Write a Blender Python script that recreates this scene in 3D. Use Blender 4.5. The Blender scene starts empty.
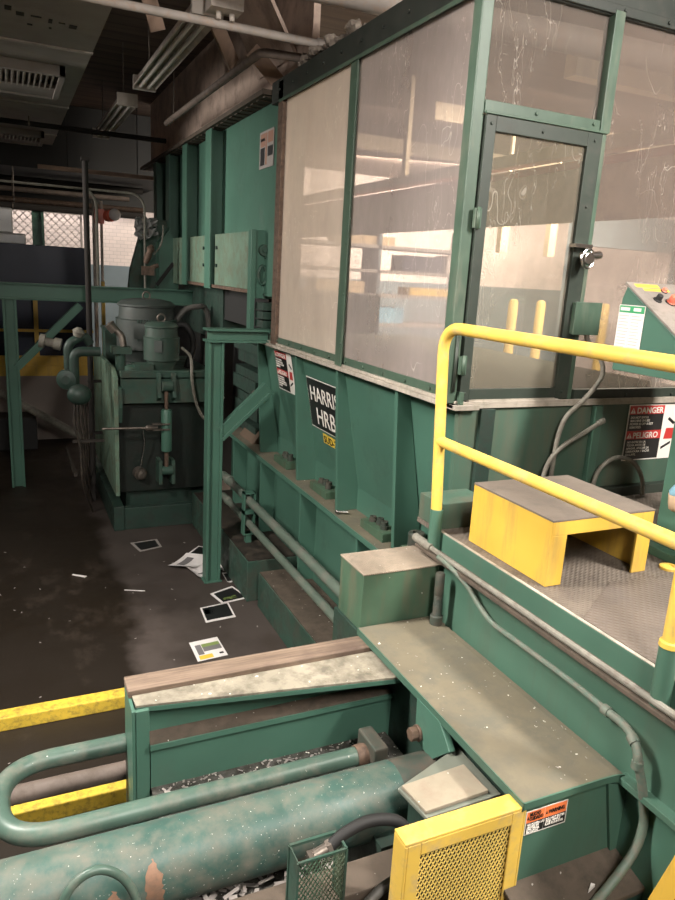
import bpy, bmesh, math, random
from mathutils import Vector, Matrix, Quaternion
random.seed(7)
SC = bpy.context.scene
COL = SC.collection
PI = math.pi
FLOOR = -3.1          # authoring frame: camera height is z = 0; everything is lifted at the end so the floor is z = 0

# ------------------------------------------------------------------ camera
FPX = 709.79
YAW, PITCH, ROLL = 0.43952, 0.2422, 0.05827
cy, sy, cp, sp, cr, sr = math.cos(YAW), math.sin(YAW), math.cos(PITCH), math.sin(PITCH), math.cos(ROLL), math.sin(ROLL)
fwd = Vector((sy*cp, cy*cp, -sp)); r0 = Vector((cy, -sy, 0)); u0 = r0.cross(fwd)
right = cr*r0 + sr*u0; up = -sr*r0 + cr*u0
cam_d = bpy.data.cameras.new('camera'); cam = bpy.data.objects.new('camera', cam_d); COL.objects.link(cam)
cam.matrix_world = Matrix(((right.x, up.x, -fwd.x, 0), (right.y, up.y, -fwd.y, 0), (right.z, up.z, -fwd.z, 0), (0, 0, 0, 1)))
cam_d.sensor_fit = 'VERTICAL'; cam_d.sensor_height = 36; cam_d.lens = 36*FPX/900
cam_d.clip_start = 0.05; cam_d.clip_end = 200
SC.camera = cam

# ------------------------------------------------------------------ materials
def new_mat(name):
    m = bpy.data.materials.new(name); m.use_nodes = True
    nt = m.node_tree; nt.nodes.clear()
    out = nt.nodes.new('ShaderNodeOutputMaterial')
    return m, nt, out
def N(nt, t, **kw):
    n = nt.nodes.new(t)
    for k, v in kw.items(): setattr(n, k, v)
    return n
def ramp(nt, src, p0, p1):
    r = N(nt, 'ShaderNodeMapRange'); r.inputs[1].default_value = p0; r.inputs[2].default_value = p1
    nt.links.new(src, r.inputs[0]); return r.outputs[0]
def mixc(nt, fac, a, b):
    m = N(nt, 'ShaderNodeMix', data_type='RGBA')
    if isinstance(fac, (int, float)): m.inputs[0].default_value = fac
    else: nt.links.new(fac, m.inputs[0])
    for i, x in ((6, a), (7, b)):
        if isinstance(x, tuple): m.inputs[i].default_value = (*x, 1)
        else: nt.links.new(x, m.inputs[i])
    return m.outputs[2]
def mul(nt, a, k):
    m = N(nt, 'ShaderNodeMath', operation='MULTIPLY')
    nt.links.new(a, m.inputs[0])
    if isinstance(k, (int, float)): m.inputs[1].default_value = k
    else: nt.links.new(k, m.inputs[1])
    return m.outputs[0]
def noise(nt, co, scale, detail=4, rough=.6):
    n = N(nt, 'ShaderNodeTexNoise'); n.inputs['Scale'].default_value = scale
    n.inputs['Detail'].default_value = detail; n.inputs['Roughness'].default_value = rough
    nt.links.new(co, n.inputs['Vector']); return n.outputs['Fac']
def coords(nt, scl=(1, 1, 1), rot=(0, 0, 0)):
    tc = N(nt, 'ShaderNodeTexCoord'); mp = N(nt, 'ShaderNodeMapping')
    mp.inputs['Scale'].default_value = scl; mp.inputs['Rotation'].default_value = rot
    nt.links.new(tc.outputs['Object'], mp.inputs[0]); return mp.outputs[0]
def paint(name, base, dirt=(.10, .08, .06), amount=.35, scale=3, rough=.45, streak=0, specks=0, speck_col=(.75, .72, .65), speck_scale=40,
          var=.25, bump=.0, metal=0, patch=None, tread=0, rough_dirt=.8, soft=.22):
    m, nt, out = new_mat(name)
    b = N(nt, 'ShaderNodeBsdfPrincipled'); nt.links.new(b.outputs[0], out.inputs[0])
    co = coords(nt)
    dark = tuple(c*(1-var) for c in base)
    c = mixc(nt, ramp(nt, noise(nt, co, scale*.7, 3), .35, .65), base, dark)
    n2 = noise(nt, coords(nt, (1, 1, .18)) if streak else co, scale*2.3, 8, .68)
    lo = .62 - amount*.35
    fac = mul(nt, ramp(nt, n2, lo, lo+soft), min(1, amount*1.7))
    c = mixc(nt, fac, c, dirt)
    if patch:
        pc, pt, ps = patch
        pf = ramp(nt, noise(nt, co, ps, 5, .55), pt, pt+.05)
        c = mixc(nt, pf, c, pc)
    if specks:
        v = noise(nt, co, speck_scale, 2, .5)
        big = noise(nt, co, 2.5, 3)
        sf = mul(nt, ramp(nt, v, .78-specks*.16, .81-specks*.16), ramp(nt, big, .3, .6))
        c = mixc(nt, sf, c, speck_col)
    nt.links.new(c, b.inputs['Base Color'])
    rr = N(nt, 'ShaderNodeMapRange'); rr.inputs[3].default_value = rough; rr.inputs[4].default_value = rough_dirt
    nt.links.new(fac, rr.inputs[0]); nt.links.new(rr.outputs[0], b.inputs['Roughness'])
    b.inputs['Metallic'].default_value = metal
    b.inputs['Specular IOR Level'].default_value = .4
    h = None
    if tread:
        # raised lozenge tread pattern
        w1 = N(nt, 'ShaderNodeTexWave', wave_type='BANDS', bands_direction='DIAGONAL'); w1.inputs['Scale'].default_value = tread
        w2 = N(nt, 'ShaderNodeTexWave', wave_type='BANDS', bands_direction='DIAGONAL'); w2.inputs['Scale'].default_value = tread
        nt.links.new(coords(nt, (1, 1, 0)), w1.inputs[0]); nt.links.new(coords(nt, (-1, 1, 0)), w2.inputs[0])
        h = mul(nt, w1.outputs['Fac'], w2.outputs['Fac'])
        st = .5
    elif bump:
        h = noise(nt, co, 60, 4); st = bump
    if h is not None:
        bp = N(nt, 'ShaderNodeBump'); bp.inputs['Strength'].default_value = st*(1.7 if tread else 1); bp.inputs['Distance'].default_value = .004
        nt.links.new(h, bp.inputs['Height']); nt.links.new(bp.outputs[0], b.inputs['Normal'])
    return m
def flat(name, col, rough=.6, metal=0):
    m, nt, out = new_mat(name)
    b = N(nt, 'ShaderNodeBsdfPrincipled'); nt.links.new(b.outputs[0], out.inputs[0])
    co = coords(nt)
    c = mixc(nt, noise(nt, co, 9, 3), tuple(x*.85 for x in col), tuple(min(1, x*1.1) for x in col))
    nt.links.new(c, b.inputs['Base Color']); b.inputs['Roughness'].default_value = rough; b.inputs['Metallic'].default_value = metal
    return m
def emis(name, col, s):
    m, nt, out = new_mat(name)
    e = N(nt, 'ShaderNodeEmission'); e.inputs[0].default_value = (*col, 1); e.inputs[1].default_value = s
    nt.links.new(e.outputs[0], out.inputs[0]); return m
def pane_mat(name, haze=(.46, .42, .40), h0=.35, h1=.6, rot=0.3):
    """scratched, dusty acrylic: part see-through, part haze, part reflection"""
    m, nt, out = new_mat(name)
    co = coords(nt)
    tr = N(nt, 'ShaderNodeBsdfTransparent'); tr.inputs[0].default_value = (.86, .83, .80, 1)
    di = N(nt, 'ShaderNodeBsdfDiffuse'); tl = N(nt, 'ShaderNodeBsdfTranslucent')
    s1 = noise(nt, coords(nt, (60, 60, 4), (rot, rot*.7, 0)), 1.0, 2)
    s2 = noise(nt, coords(nt, (7, 7, 90), (-rot, .5, 0)), 1.0, 2)
    sc = N(nt, 'ShaderNodeMath', operation='ADD'); nt.links.new(ramp(nt, s1, .68, .76), sc.inputs[0]); nt.links.new(ramp(nt, s2, .70, .78), sc.inputs[1])
    def iso(src, wid):
        a = N(nt, 'ShaderNodeMath', operation='SUBTRACT'); nt.links.new(src, a.inputs[0]); a.inputs[1].default_value = .5
        b = N(nt, 'ShaderNodeMath', operation='ABSOLUTE'); nt.links.new(a.outputs[0], b.inputs[0])
        return ramp(nt, b.outputs[0], wid, wid*.3)
    i1 = mul(nt, iso(noise(nt, coords(nt, (1, 1, .6), (.4, .2, 0)), 3.2, 2, .5), .0022), ramp(nt, noise(nt, co, 2.1, 2), .52, .62))
    i2 = mul(nt, iso(noise(nt, coords(nt, (9, 9, 2.2), (rot, .5, 0)), 1.3, 3, .5), .0045), ramp(nt, noise(nt, co, 1.1, 2), .5, .6))
    ii = N(nt, 'ShaderNodeMath', operation='MAXIMUM'); nt.links.new(i1, ii.inputs[0]); nt.links.new(i2, ii.inputs[1])
    sc0 = mul(nt, sc.outputs[0], ramp(nt, noise(nt, co, 1.7, 3), .42, .7))
    sc1 = N(nt, 'ShaderNodeMath', operation='MAXIMUM'); nt.links.new(sc0, sc1.inputs[0]); nt.links.new(ii.outputs[0], sc1.inputs[1])
    scm = sc1.outputs[0]
    hc = mixc(nt, mul(nt, scm, .7), haze, (.80, .74, .66))
    nt.links.new(hc, di.inputs[0]); nt.links.new(hc, tl.inputs[0])
    hz = N(nt, 'ShaderNodeMixShader'); hz.inputs[0].default_value = .4
    nt.links.new(di.outputs[0], hz.inputs[1]); nt.links.new(tl.outputs[0], hz.inputs[2])
    smear = noise(nt, coords(nt, (1, 1, .45)), 2.2, 7, .65)
    rng = N(nt, 'ShaderNodeMapRange'); rng.inputs[1].default_value = .3; rng.inputs[2].default_value = .7
    rng.inputs[3].default_value = h0; rng.inputs[4].default_value = h1; nt.links.new(smear, rng.inputs[0])
    ad = N(nt, 'ShaderNodeMath', operation='ADD', use_clamp=True); nt.links.new(rng.outputs[0], ad.inputs[0]); nt.links.new(mul(nt, scm, .2), ad.inputs[1])
    a = N(nt, 'ShaderNodeMixShader'); nt.links.new(ad.outputs[0], a.inputs[0])
    nt.links.new(tr.outputs[0], a.inputs[1]); nt.links.new(hz.outputs[0], a.inputs[2])
    gl = N(nt, 'ShaderNodeBsdfGlossy'); gl.inputs['Roughness'].default_value = .06; gl.inputs[0].default_value = (.9, .88, .85, 1)
    fr = N(nt, 'ShaderNodeFresnel'); fr.inputs[0].default_value = 1.45
    g = N(nt, 'ShaderNodeMixShader'); ge = N(nt, 'ShaderNodeNewGeometry'); inv = N(nt, 'ShaderNodeMath', operation='SUBTRACT'); inv.inputs[0].default_value = 1; nt.links.new(ge.outputs['Backfacing'], inv.inputs[1])
    nt.links.new(mul(nt, fr.outputs[0], inv.outputs[0]), g.inputs[0])   # a thin sheet reflects at its outer face only
    nt.links.new(a.outputs[0], g.inputs[1]); nt.links.new(gl.outputs[0], g.inputs[2])
    nt.links.new(g.outputs[0], out.inputs[0])
    return m

GREEN = (.064, .148, .108)
M = {}
M['green'] = paint('green_paint', GREEN, dirt=(.07, .105, .082), amount=.25, scale=1.6, rough=.42, var=.18)
M['green_web'] = paint('green_beam_paint', (.066, .140, .100), dirt=(.085, .105, .075), amount=.3, scale=2.2, rough=.42, var=.2, streak=1)
M['green_worn'] = paint('worn_green_paint', (.062, .115, .072), dirt=(.105, .095, .06), amount=.42, scale=5, rough=.5, var=.25, streak=1, specks=.25, speck_scale=30)
M['green_dirty'] = paint('dirty_green_paint', (.040, .088, .065), dirt=(.055, .06, .045), amount=.5, scale=3, rough=.5, var=.3)
M['green_pale'] = paint('pale_green_paint', (.13, .21, .15), dirt=(.12, .12, .08), amount=.5, scale=4, rough=.55)
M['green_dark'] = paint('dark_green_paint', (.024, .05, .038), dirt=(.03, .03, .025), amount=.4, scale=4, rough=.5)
M['motor_grey'] = paint('motor_grey_green', (.040, .050, .045), dirt=(.06, .06, .053), amount=.4, scale=5, rough=.55)
M['frame_green'] = paint('booth_frame_green', (.066, .108, .076), dirt=(.16, .16, .12), amount=.3, scale=6, rough=.45, streak=1)
M['frame_dark'] = paint('booth_dark_frame', (.034, .045, .035), dirt=(.07, .065, .055), amount=.3, scale=6, rough=.5)
M['sill'] = paint('dusty_sill', (.42, .37, .31), dirt=(.20, .19, .15), amount=.45, scale=7, rough=.65, specks=.2)
M['plate'] = paint('dusty_steel_plate', (.165, .142, .098), dirt=(.115, .108, .082), amount=.55, scale=3, rough=.7, specks=.32, speck_scale=45, bump=.2)
M['plate_pale'] = paint('scuffed_pale_plate', (.29, .26, .20), dirt=(.12, .105, .08), amount=.55, scale=4.5, rough=.75, specks=.5, speck_scale=30)
M['box_top'] = paint('tan_tread_top', (.31, .25, .19), dirt=(.20, .17, .13), amount=.45, scale=6, rough=.75, tread=60, specks=.3)
M['deck'] = paint('tread_deck', (.175, .145, .118), dirt=(.085, .07, .058), amount=.5, scale=3, rough=.6, tread=22, specks=.25, speck_scale=60)
M['deck_mat'] = paint('tread_mat', (.145, .118, .098), dirt=(.10, .085, .075), amount=.35, scale=2.5, rough=.55, tread=17)
M['grit'] = paint('grit_tread', (.16, .13, .105), dirt=(.10, .085, .07), amount=.45, scale=4, rough=.85, bump=.5)
M['yellow'] = paint('yellow_paint', (.66, .41, .062), dirt=(.30, .21, .08), amount=.36, scale=4, rough=.42, streak=1, var=.12)
M['yellow_worn'] = paint('worn_yellow_paint', (.74, .49, .09), dirt=(.36, .28, .18), amount=.38, scale=5, rough=.45, var=.15)
M['yellow_grimy'] = paint('grimy_yellow_paint', (.72, .50, .055), dirt=(.10, .075, .035), amount=.42, scale=9, rough=.6, var=.2)
M['wood'] = None
M['concrete'] = paint('stained_concrete', (.052, .041, .035), dirt=(.013, .010, .008), amount=.55, scale=.55, rough=.62, var=.45, specks=.12, speck_scale=30, speck_col=(.20, .17, .14), rough_dirt=.4)
def pit_floor():
    m = paint('stained_pit_floor', (.080, .064, .056), dirt=(.030, .023, .019), amount=.5, scale=.55, rough=.62, var=.35, specks=.10, speck_scale=30, speck_col=(.20, .17, .14), rough_dirt=.45)
    nt = m.node_tree; b = [n for n in nt.nodes if n.type == 'BSDF_PRINCIPLED'][0]
    src = b.inputs['Base Color'].links[0].from_socket
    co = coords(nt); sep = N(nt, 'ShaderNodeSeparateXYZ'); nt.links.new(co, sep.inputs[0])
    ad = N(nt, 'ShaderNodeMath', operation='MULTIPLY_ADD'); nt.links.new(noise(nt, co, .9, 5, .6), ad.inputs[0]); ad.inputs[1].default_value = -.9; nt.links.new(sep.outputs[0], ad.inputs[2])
    # darker brown tone with a noisy edge over the left strip of the slab (floor object is centred at x = 4.5)
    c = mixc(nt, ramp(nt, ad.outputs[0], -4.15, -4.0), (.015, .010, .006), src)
    st = ramp(nt, noise(nt, coords(nt, (1, .6, 1)), 2.4, 6, .7), .56, .66)
    nt.links.new(mixc(nt, mul(nt, st, .5), c, (.05, .037, .028)), b.inputs['Base Color'])
    return m
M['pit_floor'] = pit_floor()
M['oily'] = paint('oily_grime', (.028, .022, .018), dirt=(.07, .055, .04), amount=.5, scale=4, rough=.6)
M['grime'] = paint('brown_grime', (.105, .080, .060), dirt=(.05, .04, .03), amount=.5, scale=5, rough=.8, specks=.35, speck_scale=35)
M['debris_bed'] = paint('debris_bed', (.10, .095, .085), dirt=(.03, .028, .022), amount=.7, scale=12, rough=.85, specks=.8, speck_scale=55, bump=.6)
M['steel'] = paint('bare_steel', (.20, .17, .145), dirt=(.09, .07, .055), amount=.4, scale=8, rough=.42, metal=.7)
M['rusty'] = paint('rusty_steel', (.16, .105, .075), dirt=(.07, .05, .04), amount=.5, scale=9, rough=.6, metal=.3)
M['conduit'] = paint('dusty_conduit', (.22, .21, .175), dirt=(.13, .11, .09), amount=.5, scale=12, rough=.6)
M['conduit_green'] = paint('green_conduit', (.12, .165, .13), dirt=(.17, .15, .12), amount=.5, scale=14, rough=.5)
M['pipe_green'] = paint('hydraulic_green', (.075, .125, .098), dirt=(.17, .155, .125), amount=.4, scale=4, rough=.38, var=.3, specks=.25, speck_scale=40)
M['cylinder'] = paint('ram_green', (.052, .108, .090), dirt=(.165, .148, .118), amount=.58, scale=4, rough=.4, var=.3, specks=.42, speck_scale=120, soft=.36, patch=((.23, .13, .085), .66, 3.2))
M['rust_patch'] = paint('rust_scuff', (.27, .155, .10), dirt=(.13, .10, .075), amount=.4, scale=14, rough=.6)
M['cyl_dark'] = paint('grimy_ram_head', (.045, .06, .048), dirt=(.08, .065, .05), amount=.6, scale=5, rough=.5)
M['motor_green'] = paint('motor_green', (.036, .066, .050), dirt=(.05, .055, .045), amount=.4, scale=5, rough=.5)
M['pipe_rail'] = paint('dusty_green_pipe', (.11, .145, .115), dirt=(.17, .15, .125), amount=.4, scale=3, rough=.5)
M['tan_plate'] = paint('bare_tan_plate', (.32, .275, .205), dirt=(.27, .20, .15), amount=.4, scale=7, rough=.6, specks=.2)
M['grey_green'] = paint('grey_green_plate', (.17, .185, .15), dirt=(.17, .17, .13), amount=.4, scale=6, rough=.6, specks=.25)
M['faded_print'] = flat('faded_print', (.30, .16, .11), .7)
M['scrap_brown'] = flat('brown_scrap', (.11, .075, .05), .9)
M['pale_grey'] = flat('pale_grey_print', (.48, .44, .43), .7)
M['rail_dark'] = paint('dark_top_rail', (.026, .032, .026), dirt=(.06, .055, .048), amount=.35, scale=6, rough=.55)
M['panel_grey'] = paint('worn_console_panel', (.24, .21, .185), dirt=(.13, .11, .09), amount=.35, scale=9, rough=.5)
M['pale_yellow'] = flat('dusty_yellow', (.50, .36, .12), .7)
M['rack_grey'] = flat('rack_grey', (.30, .27, .25), .7)
M['mesh_yellow'] = flat('pale_yellow_mesh', (.86, .62, .17), .5)
M['chamber'] = paint('rough_chamber_steel', (.10, .115, .085), dirt=(.05, .055, .045), amount=.5, scale=3, rough=.95, rough_dirt=1)
M['tank_green'] = paint('shaded_tank_green', (.009, .016, .012), dirt=(.014, .014, .011), amount=.5, scale=3, rough=.5)  # shade under the overhanging lid is put into this darker tank green
M['end_wall'] = paint('grimy_end_wall', (.062, .115, .082), dirt=(.105, .10, .07), amount=.5, scale=2, rough=.5, streak=1)
M['black'] = flat('black_rubber_and_dark_fill', (.010, .0095, .009), .7)  # rubber hoses, and the black fills that stand in for shade
M['hose_grey'] = flat('grey_hose', (.10, .095, .085), .55)
M['black_paint'] = flat('black_print', (.012, .012, .012), .5)
M['white_print'] = flat('white_print', (.78, .74, .68), .6)
M['red_print'] = flat('red_print', (.50, .035, .03), .5)
M['orange_print'] = flat('orange_print', (.85, .20, .06), .5)
M['yellow_print'] = flat('yellow_print', (.72, .50, .06), .5)
M['green_print'] = flat('green_print', (.20, .27, .08), .5)
M['grey_print'] = flat('grey_print', (.17, .16, .16), .6)
M['paper'] = flat('paper', (.74, .70, .68), .8)
M['paper_dirty'] = flat('soiled_paper', (.30, .27, .25), .8)
M['pole'] = flat('dark_pole', (.014, .011, .009), .9)
M['chrome'] = flat('chrome', (.6, .58, .55), .22, 1)
M['blue'] = paint('blue_container', (.008, .016, .048), dirt=(.02, .022, .03), amount=.3, scale=.6, rough=.4, var=.25)
M['wall'] = paint('painted_block_wall', (.62, .55, .52), dirt=(.45, .40, .37), amount=.3, scale=1, rough=.85)
M['wall_band'] = paint('blue_grey_dado', (.16, .20, .22), dirt=(.12, .14, .15), amount=.3, scale=1, rough=.8)
M['wall_dark'] = paint('dim_wall', (.30, .25, .22), dirt=(.2, .17, .15), amount=.3, scale=1, rough=.9)
M['deck_ceiling'] = None
M['duct'] = paint('grey_duct', (.36, .32, .29), dirt=(.24, .20, .18), amount=.4, scale=1.2, rough=.75)
M['soffit'] = paint('brown_soffit', (.60, .46, .38), dirt=(.24, .175, .145), amount=.45, scale=2, rough=.85)
M['timber'] = paint('brown_timber', (.28, .19, .14), dirt=(.16, .11, .08), amount=.4, scale=4, rough=.8)
M['fixture'] = paint('dull_white_enamel', (.52, .46, .41), dirt=(.30, .25, .21), amount=.4, scale=4, rough=.5)
M['tube_off'] = flat('unlit_tube', (.60, .55, .50), .3)
M['pipe_brown'] = paint('grimy_pipe', (.16, .125, .105), dirt=(.09, .07, .055), amount=.5, scale=5, rough=.6)
M['pipe_pale'] = paint('pale_pipe', (.33, .29, .26), dirt=(.30, .17, .10), amount=.35, scale=5, rough=.6)
M['fluff'] = paint('dusty_lagging', (.24, .20, .165), dirt=(.10, .08, .065), amount=.6, scale=12, rough=.95, bump=.8)
M['plastic'] = flat('clear_plastic_film', (.55, .54, .53), .25)
M['red_lamp'] = flat('red_plastic', (.75, .16, .10), .35)
M['btn_green'] = flat('green_button', (.05, .33, .14), .35)
M['cardboard'] = flat('cardboard', (.50, .36, .24), .85)
M['blue_paper'] = flat('blue_paper', (.20, .38, .50), .8)
M['crate_tan'] = flat('tan_boards', (.55, .42, .27), .8)
M['red_beam'] = paint('red_beam', (.40, .07, .06), amount=.2, scale=2, rough=.5)
M['beige'] = paint('beige_paint', (.60, .50, .36), dirt=(.4, .34, .25), amount=.3, scale=2, rough=.6)
M['pane_side'] = pane_mat('hazy_acrylic_side', (.52, .46, .44), .36, .58)
M['pane_end'] = pane_mat('stained_acrylic', (.72, .63, .55), .55, .78, .1)
M['pane_front'] = pane_mat('hazy_acrylic_front', (.27, .235, .21), .30, .50)
M['pane_right'] = pane_mat('hazy_acrylic_right', (.30, .25, .22), .38, .58, .2)
M['pane_door'] = pane_mat('scratched_door_acrylic', (.34, .31, .25), .26, .48, .6)
def wood_mat():
    m, nt, out = new_mat('weathered_plank')
    b = N(nt, 'ShaderNodeBsdfPrincipled'); nt.links.new(b.outputs[0], out.inputs[0])
    g = noise(nt, coords(nt, (1.5, 30, 30)), 1.6, 6, .65); d = noise(nt, coords(nt), 3.5, 5)
    c = mixc(nt, ramp(nt, g, .35, .65), (.10, .068, .048), (.215, .155, .112))
    c = mixc(nt, ramp(nt, d, .5, .72), c, (.09, .06, .045))
    nt.links.new(c, b.inputs['Base Color']); b.inputs['Roughness'].default_value = .8
    bp = N(nt, 'ShaderNodeBump'); bp.inputs['Strength'].default_value = .35; bp.inputs['Distance'].default_value = .004
    nt.links.new(g, bp.inputs['Height']); nt.links.new(bp.outputs[0], b.inputs['Normal'])
    return m
M['wood'] = wood_mat()
def board_ceiling():
    m, nt, out = new_mat('boarded_ceiling')
    b = N(nt, 'ShaderNodeBsdfPrincipled'); nt.links.new(b.outputs[0], out.inputs[0])
    w = N(nt, 'ShaderNodeTexWave', wave_type='BANDS', bands_direction='Y', wave_profile='SAW'); w.inputs['Scale'].default_value = 1.0
    nt.links.new(coords(nt), w.inputs[0])
    c = mixc(nt, ramp(nt, w.outputs['Fac'], .0, .16), (.05, .035, .03), (.15, .105, .085))
    c = mixc(nt, ramp(nt, noise(nt, coords(nt, (.3, 3, 1)), 2, 5), .4, .7), c, (.09, .065, .055))
    nt.links.new(c, b.inputs['Base Color']); b.inputs['Roughness'].default_value = .9
    return m
M['deck_ceiling'] = board_ceiling()
def brick_wall():
    m, nt, out = new_mat('painted_brick')
    b = N(nt, 'ShaderNodeBsdfPrincipled'); nt.links.new(b.outputs[0], out.inputs[0])
    br = N(nt, 'ShaderNodeTexBrick'); br.inputs['Scale'].default_value = 3.0
    br.inputs['Color1'].default_value = (.66, .57, .53, 1); br.inputs['Color2'].default_value = (.60, .52, .49, 1); br.inputs['Mortar'].default_value = (.42, .37, .35, 1)
    br.inputs['Mortar Size'].default_value = .012
    tc = N(nt, 'ShaderNodeTexCoord'); sp_ = N(nt, 'ShaderNodeSeparateXYZ'); cb = N(nt, 'ShaderNodeCombineXYZ')
    nt.links.new(tc.outputs['Object'], sp_.inputs[0]); nt.links.new(sp_.outputs[0], cb.inputs[0]); nt.links.new(sp_.outputs[2], cb.inputs[1])
    nt.links.new(cb.outputs[0], br.inputs['Vector'])
    nt.links.new(br.outputs[0], b.inputs['Base Color']); b.inputs['Roughness'].default_value = .85
    return m
M['brick'] = brick_wall()

# ------------------------------------------------------------------ mesh helpers
def B(): return bmesh.new()
def box(bm, x0, x1, y0, y1, z0, z1):
    vs = [bm.verts.new((x, y, z)) for x in (x0, x1) for y in (y0, y1) for z in (z0, z1)]
    for f in ((0, 1, 3, 2), (4, 6, 7, 5), (0, 4, 5, 1), (2, 3, 7, 6), (0, 2, 6, 4), (1, 5, 7, 3)):
        bm.faces.new([vs[i] for i in f])
    return vs
def prism(bm, pts, axis, a, b):
    """polygon in the two other axes (in x,y,z order) extruded along axis"""
    def mk(p, t):
        if axis == 'x': return (t, p[0], p[1])
        if axis == 'y': return (p[0], t, p[1])
        return (p[0], p[1], t)
    A = [bm.verts.new(mk(p, a)) for p in pts]; C = [bm.verts.new(mk(p, b)) for p in pts]
    n = len(pts)
    fs = [bm.faces.new(A), bm.faces.new(list(reversed(C)))]
    for i in range(n): fs.append(bm.faces.new((A[i], C[i], C[(i+1) % n], A[(i+1) % n])))
    return fs
def slab(bm, quad, th, nrm=None):
    q = [Vector(p) for p in quad]
    n = Vector(nrm) if nrm else (q[1]-q[0]).cross(q[-1]-q[0]).normalized()
    A = [bm.verts.new(p) for p in q]; C = [bm.verts.new(p + n*th) for p in q]
    bm.faces.new(A); bm.faces.new(list(reversed(C)))
    for i in range(len(q)): bm.faces.new((A[i], C[i], C[(i+1) % len(q)], A[(i+1) % len(q)]))
def frame_of(d):
    d = d.normalized(); a = Vector((0, 0, 1)) if abs(d.z) < .9 else Vector((1, 0, 0))
    u = d.cross(a).normalized(); return u, d.cross(u).normalized()
def cyl(bm, p0, p1, r, r1=None, n=20):
    p0, p1 = Vector(p0), Vector(p1); r1 = r if r1 is None else r1
    u, v = frame_of(p1-p0)
    A = [bm.verts.new(p0 + (u*math.cos(2*PI*i/n) + v*math.sin(2*PI*i/n))*r) for i in range(n)]
    C = [bm.verts.new(p1 + (u*math.cos(2*PI*i/n) + v*math.sin(2*PI*i/n))*r1) for i in range(n)]
    bm.faces.new(A); bm.faces.new(list(reversed(C)))
    for i in range(n):
        f = bm.faces.new((A[i], C[i], C[(i+1) % n], A[(i+1) % n])); f.smooth = True
def lathe(bm, c, axis, prof, n=28):
    """prof: list of (distance along axis, radius)"""
    c = Vector(c); d = Vector(axis).normalized(); u, v = frame_of(d)
    rings = [[bm.verts.new(c + d*t + (u*math.cos(2*PI*i/n) + v*math.sin(2*PI*i/n))*max(r, 1e-4)) for i in range(n)] for t, r in prof]
    for a, b in zip(rings, rings[1:]):
        for i in range(n):
            f = bm.faces.new((a[i], b[i], b[(i+1) % n], a[(i+1) % n])); f.smooth = True
    bm.faces.new(rings[0]); bm.faces.new(list(reversed(rings[-1])))
def fillet(pts, r, n=7):
    P = [Vector(p) for p in pts]; out = [P[0]]
    for i in range(1, len(P)-1):
        a, b, c = P[i-1], P[i], P[i+1]
        da, dc = (a-b), (c-b); k = min(r, da.length*.49, dc.length*.49)
        s, e = b + da.normalized()*k, b + dc.normalized()*k
        for j in range(n+1):
            t = j/n; out.append(s*(1-t)**2 + b*2*t*(1-t) + e*t*t)
    out.append(P[-1]); return out
def smooth_path(pts, sub=8):
    P = [Vector(p) for p in pts]; Q = [P[0]*2-P[1]] + P + [P[-1]*2-P[-2]]; out = []
    for i in range(1, len(Q)-2):
        a, b, c, d = Q[i-1:i+3]
        for j in range(sub):
            t = j/sub
            out.append(.5*((2*b) + (c-a)*t + (2*a-5*b+4*c-d)*t*t + (3*b-a-3*c+d)*t**3))
    out.append(P[-1]); return out
def tube(bm, pts, r, n=12, ribbed=0):
    P = [Vector(p) for p in pts]; P = [p for i, p in enumerate(P) if i == 0 or (p-P[i-1]).length > 1e-5]
    u = None; rings = []
    for i, p in enumerate(P):
        d = ((P[i+1]-p) if i < len(P)-1 else (p-P[i-1])); d = d.normalized()
        if 0 < i < len(P)-1: d = ((P[i+1]-p).normalized() + (p-P[i-1]).normalized()).normalized()
        if u is None: u, v = frame_of(d)
        else:
            u = (u - d*u.dot(d)).normalized(); v = d.cross(u)
        rr = r*(1+ribbed*(i % 2))
        rings.append([bm.verts.new(p + (u*math.cos(2*PI*k/n) + v*math.sin(2*PI*k/n))*rr) for k in range(n)])
    for a, b in zip(rings, rings[1:]):
        for k in range(n):
            f = bm.faces.new((a[k], b[k], b[(k+1) % n], a[(k+1) % n])); f.smooth = True
    bm.faces.new(rings[0]); bm.faces.new(list(reversed(rings[-1])))
def resample(pts, step):
    P = [Vector(p) for p in pts]; out = [P[0]]; carry = 0
    for a, b in zip(P, P[1:]):
        L = (b-a).length; t = step-carry
        while t < L:
            out.append(a+(b-a)*t/L); t += step
        carry = L-(t-step)
    out.append(P[-1]); return out
def bar(bm, p0, p1, w, h, upv=(0, 0, 1)):
    p0, p1 = Vector(p0), Vector(p1); d = (p1-p0).normalized(); upv = Vector(upv)
    s = d.cross(upv).normalized(); t = s.cross(d).normalized()
    vs = [bm.verts.new(p + s*(a*w/2) + t*(b*h/2)) for p in (p0, p1) for a, b in ((-1, -1), (1, -1), (1, 1), (-1, 1))]
    for f in ((0, 3, 2, 1), (4, 5, 6, 7), (0, 1, 5, 4), (1, 2, 6, 5), (2, 3, 7, 6), (3, 0, 4, 7)): bm.faces.new([vs[i] for i in f])
def hexbolt(bm, p, d, r, h):
    cyl(bm, p, Vector(p)+Vector(d).normalized()*h, r, n=6)
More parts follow.
